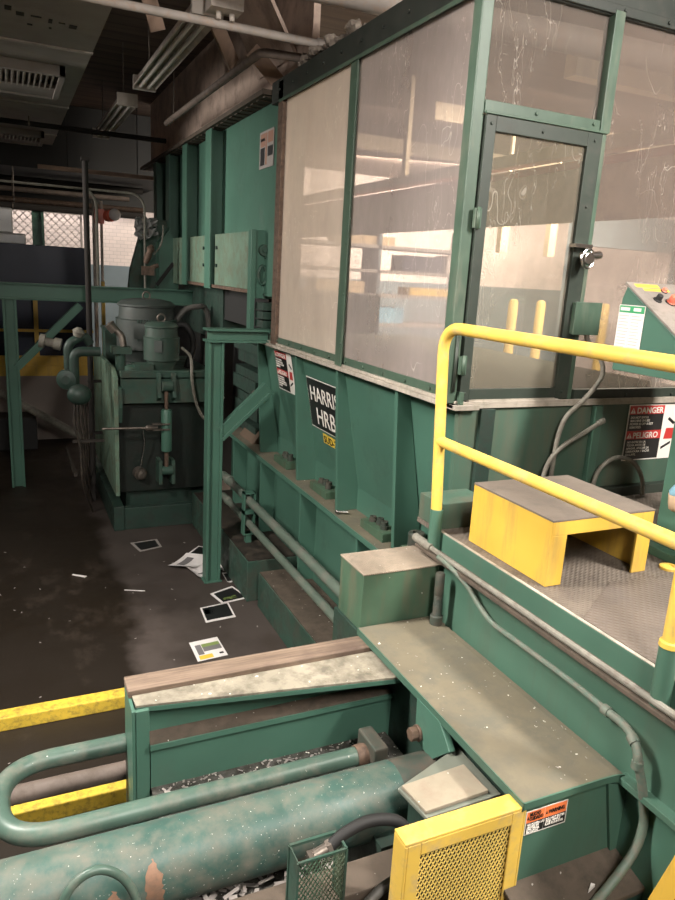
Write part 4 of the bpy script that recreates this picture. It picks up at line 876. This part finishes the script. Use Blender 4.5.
# hoses at the rear of the unit
def hose(pts, r, mat, label): 
    bm = B(); tube(bm, smooth_path(pts), r, 12); return solo('hose', bm, mat, label, 'hose')
hose([(1.78, 9.2, -1.22), (1.90, 9.2, -.80), (2.05, 9.2, -.56), (2.25, 9.2, -.50), (2.33, 9.25, -.52), (2.385, 9.28, -.65), (2.385, 9.3, -.95), (2.36, 9.3, -1.27)], .035, 'hose_grey', 'grey hose arching behind the motors under the hopper')
hose([(1.86, 8.45, -.95), (1.93, 8.30, -1.05), (1.94, 8.25, -1.35), (2.00, 8.24, -1.62), (2.10, 8.24, -1.78), (2.30, 8.26, -1.85)], .017, 'conduit', 'thin pale cable dropping from the small motor down the tank front')
hose([(1.80, 9.0, -.78), (2.0, 8.9, -.72), (2.10, 8.9, -.95), (2.02, 8.9, -1.25)], .04, 'black', 'thick black hose looping out of the large motor')
hose([(2.0, 8.5, -1.28), (2.15, 8.4, -1.38), (2.32, 8.3, -1.56)], .045, 'pipe_green', 'short green pipe slanting down from the tank top to the baler')
bm = B(); tube(bm, [(2.34, 8.75+.18*math.cos(a), -1.0+.24*math.sin(a)) for a in [i*2*PI/28 for i in range(29)]], .035, 10); solo('hose_coil', bm, 'black', 'coil of black hose hung beside the tank', 'hose')
# machinery inside the baler mouth
im = thing('ejector_block', 'dark stack of machinery plates under the hopper inside the baler mouth', 'machine', (3.1, 8.5, FLOOR))
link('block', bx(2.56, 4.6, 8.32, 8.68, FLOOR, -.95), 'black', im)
bm = B()
for k in range(7): box(bm, 2.42+.03*(k % 3), 2.595, 7.3+.05*(k % 2), 8.2, -1.80+k*.15, -1.65+k*.15 if k % 2 else -1.70+k*.15)
link('plate_stack', bm, 'green_dark', im)
bm = B()
for k in range(5): cyl(bm, (2.4+.08*k, 7.22, -1.3+.12*(k % 3)), (2.40+.08*k, 7.32, -1.3+.12*(k % 3)), .03, n=10)
link('bolt_head', bm, 'steel', im)
bm = B(); prism(bm, [(2.36, -1.85), (2.58, -1.85), (2.55, -1.72), (2.45, -1.73), (2.4, -1.80)], 'y', 7.2, 7.7); solo('cardboard_scrap', bm, 'scrap_brown', 'brown scrap heap on the baler ledge behind the green brace', 'scrap')

# ------------------------------------------------------------------ charge hopper tower
hp_ = thing('hopper', 'tall green ribbed steel charge hopper rising behind the booth', 'hopper', (3.3, 9.5, -.3))
link('side_wall', bx(2.36, 2.40, 6.6, 12.8, -.25, 1.53), 'green', hp_)
link('front_wall', bx(2.40, 2.75, 7.0, 7.05, -.25, 1.53), 'green', hp_)
link('back_wall', bx(2.40, 4.6, 12.75, 12.8, -.25, 1.53), 'green', hp_)
for y, w in ((8.62, .13), (9.85, .13), (10.95, .13), (11.9, .13)):
    bm = B(); box(bm, 2.20, 2.36, y-.02, y+.02, -.25, 1.52); box(bm, 2.19, 2.21, y-w, y+w, -.25, 1.52); link('wall_rib', bm, 'green', hp_, .004)
bm = B(); box(bm, 2.24, 2.36, 7.06, 8.45, -.20, .37); link('band_box', bm, 'green_pale', hp_, .005)
bm = B(); box(bm, 2.24, 2.36, 8.80, 9.72, -.20, .37); link('band_box', bm, 'green_pale', hp_, .005)
bm = B(); box(bm, 2.22, 2.36, 10.1, 11.6, -.26, .37); link('band_box', bm, 'green_pale', hp_, .005)
bm = B()
for y in (8.35, 8.95, 10.25):
    for z in (.02, .22): hexbolt(bm, (2.24, y, z), (-1, 0, 0), .022, .02)
link('band_bolts', bm, 'green_dark', hp_)
bm = B(); box(bm, 2.22, 2.24, 7.06, 10.0, -.235, -.20); link('band_flange', bm, 'rusty', hp_)
bm = B(); box(bm, 2.21, 2.26, 6.96, 7.06, -.66, .38); box(bm, 2.26, 2.50, 6.98, 7.02, -.28, .38); ep = link('end_plate', bm, 'green', hp_, .003)
bm = B(); cyl(bm, (2.34, 6.975, .19), (2.34, 6.93, .19), .055, n=20); cyl(bm, (2.34, 6.93, .19), (2.34, 6.91, .19), .025, n=10); link('pivot_pin', bm, 'green_dirty', ep)
bm = B(); tube(bm, [(2.35+.085*math.cos(a), 6.955, -.06+.19*math.sin(a)) for a in [-PI/2+i*PI/14 for i in range(15)]], .022, 10); tube(bm, [(2.335+.04*math.cos(a), 6.96, -.05+.09*math.sin(a)) for a in [i*2*PI/20 for i in range(21)]], .016, 8); link('hook_ring', bm, 'green_dirty', ep)
bm = B(); prism(bm, [(2.30, -.70), (2.36, -.70), (2.52, -.1), (2.46, -.1)], 'y', 6.6, 6.68); prism(bm, [(2.36, -.66), (2.56, -.66), (2.56, .12), (2.50, .12)], 'y', 6.63, 6.65); link('corner_strut', bm, 'green', hp_)
bm = B()
for k in range(4): box(bm, 2.28, 2.50, 6.75, 7.0, -.64+k*.085, -.57+k*.085)
link('shim_stack', bm, 'green_dark', hp_)
# faded warning sign on the hopper
c = Card((2.356, 7.22, .965), (0, -1, 0), (0, 0, 1))
bm = B(); c.rect(bm, 0, 0, .42, .34, 0, .004); hs = link('warning_sign', bm, 'paper_dirty', hp_)
for q in ((.03, .20, .17, .32), (.25, .22, .40, .32)):
    bm = B(); c.rect(bm, *q, .004, .001); link('sign_header', bm, 'faded_print', hs)
for q in ((.03, .03, .16, .19), (.25, .10, .40, .19)):
    bm = B(); c.rect(bm, *q, .004, .001); link('sign_text_panel', bm, 'black_paint', hs)
bm = B(); c.rect(bm, .18, .03, .225, .32, .004, .001); link('sign_bar', bm, 'faded_print', hs)
text('sign_lettering', 'WARNING', c.p(.035, .25, .005), c.u, c.v, .04, 'black_paint', hs, sx=.7)
link('lower_body', bx(2.42, 4.6, 8.7, 12.8, -.9, -.25), 'green_dark', hp_)  # dark boxes from here on added to fill the unlit space under the hopper
link('dark_mouth_fill', bx(2.44, 2.70, 7.06, 8.7, -.62, -.25), 'black', hp_)
link('dark_fill_block', bx(2.46, 4.6, 10.0, 12.6, FLOOR, -.9), 'black', hp_)
# underside of the hopper, feed chute
cht = thing('chute', 'dark green tapered feed chute leaning against the hopper at the far end', 'chute', (1.95, 11.2, -.36))
bm = B(); prism(bm, [(1.63, -.36), (1.66, -.1), (1.86, .62), (2.18, .62), (2.30, -.36)], 'y', 10.95, 11.1); link('front_sheet', bm, 'green_dirty', cht, .004)
bm = B(); prism(bm, [(2.02, -.36), (2.02, .3), (2.18, .5), (2.3, .1), (2.30, -.36)], 'y', 10.7, 10.95); link('side_box', bm, 'green', cht, .004)
bm = B(); bar(bm, (1.98, 10.68, -.30), (2.22, 10.68, .02), .05, .03, (0, 1, 0)); link('lever', bm, 'black', cht)
bm = B(); g = [[bm.verts.new((1.68+.31*i/9+random.uniform(-.012, .012), 10.66+random.uniform(-.07, .07), .62-.30*j/9*(1-.35*((i-3)/6)**2)+random.uniform(-.02, .02))) for i in range(10)] for j in range(10)]
for j in range(9):
    for i in range(9):
        if random.random() > .06: bm.faces.new((g[j][i], g[j][i+1], g[j+1][i+1], g[j+1][i]))
bmesh.ops.solidify(bm, geom=bm.faces[:], thickness=.004)
solo('plastic_film', bm, 'plastic', 'crumpled clear plastic film hanging over the chute top', 'plastic film')
lv = thing('air_regulator', 'small brass valve group on the thin bent conduit', 'valve', (1.80, 10.2, -.05))
bm = B(); lathe(bm, (1.75, 10.24, .0), (.3, 0, .8), [(0, .03), (.08, .05), (.16, .04), (.2, .06), (.26, .02)], 12); cyl(bm, (1.72, 10.24, -.10), (1.92, 10.24, -.02), .03, n=10); box(bm, 1.70, 1.86, 10.2, 10.28, -.16, -.04); link('valve_body', bm, 'rusty', lv)
bm = B(); tube(bm, smooth_path([(1.86, 10.24, .12), (1.96, 10.26, .25), (2.0, 10.3, .42), (2.02, 10.4, .52)]), .012, 8); link('air_line', bm, 'conduit', lv)
bm = B(); tube(bm, fillet([(-.6, 10.37, .90), (1.765, 10.37, .90), (1.765, 10.37, -.338)], .22, 9), .016, 10); solo('conduit_run', bm, 'conduit', 'thin pale conduit running overhead then bending down beside the chute', 'conduit')
bm = B(); tube(bm, fillet([(1.0, 10.42, .94), (1.145, 10.42, .78), (1.145, 10.42, -.338)], .10), .02, 10); solo('conduit_run', bm, 'conduit', 'short pale riser conduit right of the black pole, nearer one', 'conduit')
bm = B(); cyl(bm, (1.44, 13.5, FLOOR), (1.44, 13.5, 1.0), .035, n=10); solo('conduit_run', bm, 'fixture', 'white vertical conduit right behind the black pole', 'conduit')
bm = B(); cyl(bm, (1.56, 13.5, FLOOR), (1.56, 13.5, 1.0), .025, n=10); solo('conduit_run', bm, 'fixture', 'thinner grey conduit beside the white one behind the pole', 'conduit')
al = thing('alarm_lamp', 'red alarm lamp with pale lens mounted high beside the conduits', 'lamp', (1.70, 13.45, .7))
bm = B(); lathe(bm, (1.66, 13.45, .76), (.6, -1, 0), [(0, .1), (.1, .1), (.12, .06)], 16); box(bm, 1.44, 1.6, 13.4, 13.5, .62, .86); link('lamp_body', bm, 'red_lamp', al)
bm = B(); dome(bm, (1.76, 13.3, .78), .10, .10, .10); link('lens', bm, 'paper', al)

# ------------------------------------------------------------------ far left: container, rails, column, mesh
bm = B(); box(bm, -3.5, 1.42, 14.0, 16.2, FLOOR+.15, .20)
for x in (-3.2, -2.2, -1.2, -.2, .8): box(bm, x, x+.3, 14.2, 16.0, FLOOR, FLOOR+.15)
solo('container', bm, 'blue', 'large dark blue steel container at the far left', 'container', None, .01)
gr = thing('guardrail', 'thin yellow guardrail with broad kick plate in front of the blue container', 'guardrail', (-.3, 13.2, FLOOR))
bm = B(); box(bm, -3, 1.35, 13.2, 13.24, -1.24, -1.195); link('rail', bm, 'yellow', gr)
for x in (-2.0, .43): link('post', bx(x-.035, x+.035, 13.17, 13.2, -1.98, -.62), 'yellow', gr)
bm = B(); box(bm, -3, 1.35, 13.12, 13.22, -1.98, -1.64); box(bm, -3, 1.35, 13.10, 13.12, -1.82, -1.80); link('kick_plate', bm, 'yellow', gr, .006)
link('kerb', bx(-3, 1.35, 13.12, 13.6, FLOOR, -1.98), 'wall_dark', gr)
bm = B(); box(bm, 1.50, 1.56, 13.2, 13.26, FLOOR, -.35); solo('bollard', bm, 'yellow', 'thin yellow upright post behind the black pole', 'post')
bm = B(); cyl(bm, (-.6, 12.6, -1.9), (1.6, 10.9, -3.0), .06, n=12); solo('drain_pipe', bm, 'conduit', 'pale pipe sloping down to the floor behind the tank', 'pipe')
bm = B(); box(bm, -.45, .35, 12.4, 12.9, -3.1, -2.55); solo('low_bin', bm, 'black', 'low black bin on the dark floor behind the green far leg', 'bin', None, .02)
bm = B(); box(bm, .55, .60, 16.6, 16.78, FLOOR, 1.05); box(bm, .73, .78, 16.6, 16.78, FLOOR, 1.05); box(bm, .60, .73, 16.68, 16.70, FLOOR, 1.05); box(bm, .45, .88, 16.58, 16.8, 1.05, 1.09); solo('column', bm, 'green', 'green steel column standing behind the blue container', 'column')
mp = thing('mesh_screen', 'beige wire mesh screen behind the blue container', 'screen', (.8, 17.2, FLOOR))
bm = B(); mesh_grid(bm, (-3.2, 17.2, .0), (1, 0, 0), (0, 0, 1), 4.75, .95, .16, .16, .018, .01, (0, -1, 0)); link('wire_mesh', bm, 'wall', mp)
bm = B(); box(bm, -3.2, 1.58, 17.18, 17.22, .93, .98); box(bm, -3.2, -3.15, 17.18, 17.22, FLOOR, .95); box(bm, 1.54, 1.58, 17.18, 17.22, FLOOR, .95); link('screen_frame', bm, 'wall', mp)
lab = bm = B(); box(bm, -1.2, .38, 15.0, 15.8, .20, .40); box(bm, -1.0, .17, 15.05, 15.7, .40, .85); solo('wrapped_pallet', bm, 'plastic', 'pale film wrapped stack on top of the blue container', 'stack', None, .03)
struct('dark_bulkhead', bx(-7, 4.5, 16.85, 17.0, 1.10, 2.6), 'black')  # black bulkhead added to darken the upper far wall
struct('dark_ceiling_slab', bx(-7, 2.9, 14.25, 16.84, 1.50, 2.59), 'black')  # black slab added so the far ceiling stays dark
# pipes and beams under the far ceiling
def overhead(pts, r, mat, label, hang, ztop, n=12):
    t = thing('overhead_pipe', label, 'pipe', pts[len(pts)//2])
    bm = B(); tube(bm, pts, r, n); link('pipe', bm, mat, t)
    for x, y, z in hang:
        bm = B(); cyl(bm, (x, y, z), (x, y, ztop), .007, n=6); cyl(bm, (x-.012, y, z), (x+.012, y, z), r*1.18, n=16); link('hanger', bm, 'steel', t)
    return t
for i, (y, z, r, m_, lb) in enumerate(((14.6, 1.15, .045, 'pipe_brown', 'grimy brown overhead pipe at far left, second from the top'), (14.3, .95, .05, 'rusty', 'rusty overhead pipe at far left just above the column'), (15.5, 1.40, .06, 'pole', 'dark overhead pipe at far left, topmost'), (16.5, .98, .07, 'pole', 'dark overhead pipe at far left below the rusty one'))):
    overhead([(-5, y, z), (2.2 + .2*i, y, z)], r, m_, lb, ((-3, y, z), (.2, y, z)), 1.5)
ts = thing('timber_strip', 'pale timber strip hung across under the far ceiling above the pole', 'timber', (1.5, 13, 1.37))
link('board', bx(.55, 2.4, 12.95, 13.05, 1.37, 1.43), 'timber', ts)
for x in (1.0, 2.1): link('hanger', bx(x-.006, x+.006, 12.99, 13.01, 1.43, 2.6), 'black', ts)

# ------------------------------------------------------------------ ceiling
du = thing('duct', 'broad grey sheet metal duct along the upper left with two slotted vents', 'duct', (-1, 9, 1.9))
link('duct_body', bx(-3.2, .85, 3.5, 14.2, 1.9, 2.55), 'duct', du)
for y in (5.2, 7.77, 10.6, 13.0): link('duct_seam', bx(-3.2, .853, y-.025, y+.025, 1.885, 1.905), 'fixture', du)
for k, (y0_, y1_) in enumerate(((8.45, 9.75), (12.8, 13.8))):
    bm = B(); x1_ = .66
    box(bm, -1.6, x1_, y0_, y0_+.06, 1.80, 1.9); box(bm, -1.6, x1_, y1_-.06, y1_, 1.80, 1.9); box(bm, x1_-.06, x1_, y0_, y1_, 1.80, 1.9); box(bm, -1.6, -1.54, y0_, y1_, 1.80, 1.9); box(bm, -1.6, x1_, (y0_+y1_)/2+.1, y1_, 1.82, 1.86)
    vn = link('vent', bm, 'duct', du, .004)
    bm = B(); xx = -1.5
    while xx < x1_-.1:
        prism(bm, [(xx, 1.80), (xx+.012, 1.80), (xx+.045, 1.87), (xx+.033, 1.87)], 'y', y0_+.06, (y0_+y1_)/2+.1); xx += .055
    link('louvre', bm, 'fixture', vn)
for (x, y, w, h) in ((.12, 6.85, .05, .10), (.21, 6.95, .06, .08), (.33, 6.95, .08, .02), (.44, 7.0, .03, .10), (.53, 7.0, .05, .02), (.62, 7.05, .06, .09), (.29, 7.2, .04, .03), (.45, 7.2, .02, .03)): link('stencil_mark', bx(x-w/2, x+w/2, y-h/2, y+h/2, 1.894, 1.9), 'oily', du)
def fixture(x0, x1, y0, y1, z, label):
    t = thing('ceiling_light', label, 'light', ((x0+x1)/2, (y0+y1)/2, z), 'unlit strip lights')
    bm = B(); box(bm, x0+.05, x1-.05, y0, y1, z+.05, z+.12); prism(bm, [(x0, z), (x0+.06, z+.05), (x0+.06, z+.06), (x0-.005, z+.005)], 'y', y0, y1); prism(bm, [(x1, z), (x1-.06, z+.05), (x1-.06, z+.06), (x1+.005, z+.005)], 'y', y0, y1); link('housing', bm, 'fixture', t)
    for ya, yb in ((y0-.02, y0+.03), (y1-.03, y1+.02)): link('end_cap', bx(x0, x1, ya, yb, z-.02, z+.12), 'fixture', t)
    for xm in ((x0*.68+x1*.32), (x0*.32+x1*.68)):
        bm = B(); cyl(bm, (xm, y0+.03, z+.015), (xm, y1-.03, z+.015), .02, n=12); link('lamp_tube', bm, 'tube_off', t)
    for yy in (y0+.3, y1-.3):
        bm = B(); cyl(bm, ((x0+x1)/2, yy, z+.12), ((x0+x1)/2, yy, 2.6), .008, n=6); link('hanger_rod', bm, 'steel', t)
fixture(1.36, 1.60, 5.9, 8.65, 1.85, 'unlit twin tube strip light, the nearer one hanging behind the pipe')
fixture(1.32, 1.56, 9.6, 12.3, 1.85, 'unlit twin tube strip light, the far smaller one')
bm = B(); box(bm, 1.42, 1.66, 5.55, 5.72, 1.80, 1.98); cyl(bm, (1.54, 5.62, 1.98), (1.54, 5.62, 2.6), .012, n=8); cyl(bm, (1.5, 5.65, 1.75), (1.5, 5.65, 1.80), .02, n=8); cyl(bm, (1.6, 5.65, 1.75), (1.6, 5.65, 1.80), .02, n=8); cyl(bm, (1.56, 5.549, 1.92), (1.56, 5.54, 1.92), .02, n=10); solo('conduit_box', bm, 'fixture', 'white electrical box hanging over the overhead pipe', 'electrical box')
t = overhead([(-2.5, 5.70, 1.735), (2.42, 5.70, 1.735)], .032, 'pipe_pale', 'pale pipe crossing overhead at the top of the picture to the booth', ((-1.2, 5.7, 1.735),), 1.9)
bm = B(); cyl(bm, (2.30, 5.70, 1.735), (2.42, 5.70, 1.735), .045, n=12); link('end_coupling', bm, 'pipe_pale', t)
overhead(fillet([(1.91, 9.6, 1.70), (1.96, 6.05, 1.70), (2.45, 5.95, 1.69)], .08), .035, 'pipe_brown', 'brown pipe running back under the ceiling and turning to the booth', ((1.915, 9.2, 1.70),), 2.6)
overhead([(1.4, 5.20, 1.93), (6.4, 4.33, 1.73)], .10, 'pipe_pale', 'thick rusty pipe crossing over the booth roof', ((5.5, 4.48, 1.766),), 2.6, 18)
overhead([(-3.2, 11.6, 1.80), (2.3, 11.6, 1.80)], .035, 'pole', 'dark pipe crossing below the duct and the far strip light', ((-1.0, 11.6, 1.80), (.4, 11.6, 1.80)), 1.9)
struct('trim_2', bx(2.36, 2.42, 5.95, 13.2, 1.64, 2.6), 'soffit')
bm = B(); box(bm, 2.18, 2.40, 6.65, 13.2, 1.535, 1.58)
for i in range(36): box(bm, 2.22, 2.34, 6.7+i*.18, 6.78+i*.18, 1.525, 1.536)
solo('soffit_strip', bm, 'grime', 'ribbed brown strip along the hopper top edge', 'trim')
bm = B(); slab(bm, [(1.75, 6.1, 2.58), (2.34, 6.3, 1.80), (2.34, 7.3, 1.80), (1.75, 6.9, 2.58)], .03); solo('truss_plate', bm, 'soffit', 'slanting brown plate beside the overhead pipes', 'plate')
for a, b, lb in (((1.05, 6.7, 2.58), (1.30, 6.9, 1.95), 'short slanting brown timber strut left of the near strip light'), ((1.62, 6.4, 2.05), (2.05, 7.15, 1.86), 'slanting brown timber strut right of the near strip light'), ((2.05, 6.6, 1.86), (2.33, 6.6, 1.62), 'small brown timber strut touching the booth top rail')):
    bm = B(); bar(bm, a, b, .03, .13, (.5, -.3, 1)); solo('timber_strut', bm, 'timber', lb, 'strut')
bm = B()
for k in range(26):
    t = k/25; y = 5.95-t*1.05
    dome(bm, (2.30+random.uniform(-.03, .05), y, 1.63+random.uniform(0, .05)), random.uniform(.03, .06), random.uniform(.03, .06), random.uniform(.02, .045), 9, 6, .25)
solo('lagging', bm, 'fluff', 'ragged dusty lagging lying on the booth top rail', 'insulation')

# ------------------------------------------------------------------ warehouse seen through the panes
rb = thing('conveyor_beam', 'long red edged beige beam seen through the right booth pane', 'beam', (5.2, 5, .6))
link('web', bx(5.0, 5.08, 3.8, 16, .62, 1.12), 'soffit', rb); link('red_flange', bx(4.97, 5.10, 3.8, 16, 1.10, 1.17), 'red_beam', rb); link('beige_flange', bx(4.95, 5.12, 3.8, 16, 1.22, 1.34), 'beige', rb); link('hanger', bx(5.0, 5.06, 9, 9.1, 1.3, 2.6), 'beige', rb); link('hanger', bx(5.0, 5.06, 4.5, 4.6, 1.3, 2.6), 'beige', rb)
yf = thing('goalpost_frame', 'beige goalpost frame hanging beyond the booth, seen through the door pane', 'frame', (7.9, 10, .5))
link('post', bx(7.45, 7.60, 10, 10.12, .50, 1.45), 'beige', yf); link('post', bx(8.45, 8.60, 10, 10.12, .50, 1.45), 'beige', yf)
for x in (7.5, 8.5): link('hanger', bx(x, x+.05, 10.03, 10.08, 1.45, 2.6), 'beige', yf)
link('crossbar', bx(7.45, 8.60, 10, 10.12, 1.15, 1.45), 'beige', yf)
for x, lb in ((10.6, 'leftmost'), (11.4, 'second'), (12.5, 'third'), (13.4, 'rightmost')):
    bm = B(); lathe(bm, (x, 13.5, FLOOR), (0, 0, 1), [(0, .11), (2.7, .11), (2.76, .08), (2.78, .02)], 18); solo('bollard', bm, 'pale_yellow', lb+' tall yellow bollard seen blurred through the booth panes', 'bollard', 'bollards beyond the booth')
sr_ = thing('storage_rack', 'white storage rack with shelves seen through the left booth pane', 'rack', (7.3, 12.6, FLOOR))
for z in (-.9, -.35, .10, .55): link('shelf', bx(4.6, 8.5, 12.3, 13.0, z-.03, z+.03), 'rack_grey', sr_)
for x in (4.6, 6.4, 8.44): link('upright', bx(x, x+.06, 12.3, 13.0, FLOOR, .95), 'wall_band', sr_)
for i, (x, z, w, h, m_, lb) in enumerate(((5.6, .58, 1.2, .16, 'crate_tan', 'tan board stack on the top rack shelf'), (7.0, .13, .9, .30, 'blue', 'blue tote on the upper rack shelf'), (5.2, -.32, 1.0, .22, 'crate_tan', 'tan carton on the middle rack shelf, left'), (7.2, -.32, 1.3, .15, 'yellow_worn', 'yellow board bundle on the middle rack shelf'), (8.0, .13, .45, .35, 'wall', 'white carton on the upper rack shelf'), (6.3, -.87, .8, .3, 'blue_paper', 'pale blue box on the lowest rack shelf'))):
    solo('carton', bx(x, x+w, 12.4, 12.9, z, z+h), m_, lb, 'carton', None, .01)
bm = B(); box(bm, 12.2, 15.8, 13.6, 13.8, 1.0, 1.8); box(bm, 12.2, 12.3, 13.6, 13.8, FLOOR, 1.0); box(bm, 15.7, 15.8, 13.6, 13.8, FLOOR, 1.0); solo('wall_unit', bm, 'wall_band', 'long grey overhead unit seen through the right pane', 'unit')
bm = B()
for k in range(3): box(bm, 6.0, 14, 7+k*3, 7.2+k*3, 2.35, 2.6)
solo('roof_beam', bm, 'beige', 'pale roof beams seen through the booth transom pane', 'beam')

# ------------------------------------------------------------------ papers and scraps on the pit floor
def paper(q, label, mat='paper', dark=True, curl=0, z=0, prints=None):
    t = thing('leaflet', label, 'paper', (sum(p[0] for p in q)/4, sum(p[1] for p in q)/4, FLOOR+.001+z), 'leaflets on the pit floor')
    P = [Vector((p[0], p[1], FLOOR+.0015+z)) for p in q]
    def at(u, v, l=0):
        p = (P[0]*(1-u)+P[1]*u)*(1-v) + (P[3]*(1-u)+P[2]*u)*v
        return p + Vector((0, 0, l + curl*(abs(2*u-1)**2)*(.4+.6*v)))
    def sheet(u0, u1, v0, v1, l, n=8):
        bm = B(); g = [[bm.verts.new(at(u0+(u1-u0)*i/n, v0+(v1-v0)*j/n, l)) for i in range(n+1)] for j in range(n+1)]
        for j in range(n):
            for i in range(n): bm.faces.new((g[j][i], g[j][i+1], g[j+1][i+1], g[j+1][i])).smooth = True
        r = bmesh.ops.extrude_face_region(bm, geom=bm.faces[:]); bmesh.ops.translate(bm, verts=[v for v in r['geom'] if isinstance(v, bmesh.types.BMVert)], vec=(0, 0, .0008))
        return bm
    s = link('sheet', sheet(0, 1, 0, 1, 0), mat, t)
    for (u0, u1, v0, v1, m_) in prints or ((.1, .9, .12, .88, 'black_paint'),):
        link('printed_block', sheet(u0, u1, v0, v1, .0012, 4), m_, t)
paper([(1.26, 5.41), (1.51, 5.435), (1.517, 5.117), (1.26, 5.091)], 'white leaflet with coloured print lying nearest the wooden plank', prints=((.12, .32, .22, .72, 'grey_print'), (.34, .95, .22, .38, 'green_print'), (.34, .95, .38, .6, 'grey_print'), (.1, .55, .76, .95, 'yellow_print'), (.78, .92, .78, .86, 'black_paint')))
paper([(1.50, 6.01), (1.783, 6.05), (1.768, 5.736), (1.482, 5.709)], 'dark printed leaflet second nearest the plank', prints=((.06, .94, .08, .88, 'black_paint'), (.1, .4, .2, .5, 'grey_print')))
paper([(1.664, 6.272), (1.918, 6.383), (1.999, 6.073), (1.717, 6.029)], 'dark printed leaflet with white border just in front of the green leg', prints=((.1, .93, .1, .9, 'black_paint'), (.2, .7, .6, .8, 'green_print')))
paper([(1.139, 7.823), (1.449, 7.863), (1.457, 7.604), (1.201, 7.526)], 'soiled dark leaflet lying close to the tank skid', 'paper_dirty')
paper([(1.40, 7.00), (1.66, 7.28), (1.86, 7.08), (1.62, 6.83)], 'white crumpled leaflet left of the green leg, on top', curl=.05, prints=((.2, .8, .2, .5, 'grey_print'),), z=.012)
paper([(1.57, 6.92), (1.80, 6.98), (1.80, 6.68), (1.60, 6.62)], 'blank white curled sheet at the foot of the green leg', curl=.07, prints=((.35, .6, .6, .7, 'grey_print'),), z=.004)
paper([(1.66, 7.30), (1.85, 7.52), (2.0, 7.40), (1.86, 7.16)], 'dark leaflet behind the green leg', prints=((.08, .92, .1, .9, 'black_paint'),))
paper([(1.93, 6.72), (1.985, 6.98), (1.90, 7.05), (1.84, 6.78)], 'torn white paper scrap right behind the green leg', curl=.05, prints=((.3, .6, .3, .5, 'grey_print'),))
paper([(1.90, 6.70), (2.005, 6.74), (2.00, 6.50), (1.88, 6.44)], 'dark leaflet leaning to the baler skid beside the green leg', curl=.03)
for (a, b, lb) in (((.462, 7.111), (.587, 7.021), 'white sliver of paper alone on the dark floor at left'), ((.90, 6.60), (1.085, 6.52), 'thin pale straw lying on the floor left of the leaflets')):
    bm = B(); d = Vector((b[0]-a[0], b[1]-a[1], 0)); s = Vector((-d.y, d.x, 0)).normalized()*(.018 if 'sliver' in lb else .006); A = Vector((a[0], a[1], FLOOR+.001)); E_ = A+d
    slab(bm, [A-s*.3, E_-s, E_+s, A+s], .004, (0, 0, 1)); solo('paper_scrap', bm, 'paper', lb, 'scrap')
bm = B()
for k in range(46):
    x, y = random.uniform(-.3, 1.9), random.uniform(3.9, 8.0); L = random.uniform(.004, .013); a = random.uniform(0, PI)
    p = Vector((x, y, FLOOR+.001)); d = Vector((math.cos(a), math.sin(a), 0)); s = Vector((-d.y, d.x, 0))
    slab(bm, [p-d*L-s*L*.4, p+d*L-s*L*.3, p+d*L+s*L*.4, p-d*L+s*L*.5], .002, (0, 0, 1))
solo('floor_crumbs', bm, 'paper_dirty', 'fine paper crumbs scattered over the pit floor', 'litter', kind='stuff')
bm = B(); prism(bm, [(1.80, 1.49), (1.84, 1.50), (1.83, 1.51)], 'z', -2.12, -2.095); solo('paper_scrap', bm, 'paper', 'white paper flake on the brown flange below the cover plate', 'scrap')

# ------------------------------------------------------------------ lights
def area(name, loc, target, w, h, power, col=(1, .90, .78), spread=180):
    l = bpy.data.lights.new(name, 'AREA'); l.shape = 'RECTANGLE'; l.size = w; l.size_y = h; l.energy = power; l.color = col; l.spread = math.radians(spread)
    o = bpy.data.objects.new(name, l); COL.objects.link(o); o.location = loc
    o.rotation_euler = (Vector(target)-Vector(loc)).to_track_quat('-Z', 'Y').to_euler()
    return o
C1 = (1, .94, .87)
area('light_left', (-1.0, 3.6, 2.45), (1.6, 3.9, -1.4), .6, 3.4, 245, C1, 130)
area('light_camera', (.6, -1.0, 2.45), (1.6, 3.0, -1.5), .6, 2.4, 80, C1, 150)
area('light_platform', (3.75, .1, 2.5), (3.4, 1.8, -1.3), .35, 2.6, 215, C1)
area('light_pit', (-2.6, 9.0, 1.3), (2.3, 8.6, .45), .5, 2.6, 15, C1, 60)
area('light_warehouse', (8, 8, 2.5), (8, 9, -3), 3.5, 1.2, 480, (1, .90, .76))
area('light_warehouse', (12, 11, 2.5), (12, 12, -3), 3.5, 1.2, 480, (1, .90, .76))
area('light_warehouse', (10, 14.5, 2.5), (11, 18, .6), 6.0, .6, 520, (1, .92, .80))  # unseen lamp added to brighten the far warehouse wall
area('light_warehouse', (6.5, 10.6, 2.5), (6.8, 12.6, -.2), 4.0, .5, 45, (1, .93, .84))  # unseen lamp added to brighten the rack behind the side pane
area('light_far', (.8, 17.3, 2.3), (.8, 17.5, -1), 3.0, .3, 30, (1, .92, .86))  # unseen weak lamp added to light the far left background
w = bpy.data.worlds.new('world'); SC.world = w; w.use_nodes = True
w.node_tree.nodes['Background'].inputs[0].default_value = (1, .92, .85, 1); w.node_tree.nodes['Background'].inputs[1].default_value = .03

# ------------------------------------------------------------------ lift: pit floor to z = 0
for o in SC.objects:
    if o.parent is None: o.location.z -= FLOOR
vs = SC.view_settings
vs.view_transform = 'Standard'; vs.look = 'None'; vs.exposure = 2.0; vs.gamma = 1.0; vs.use_curve_mapping = False
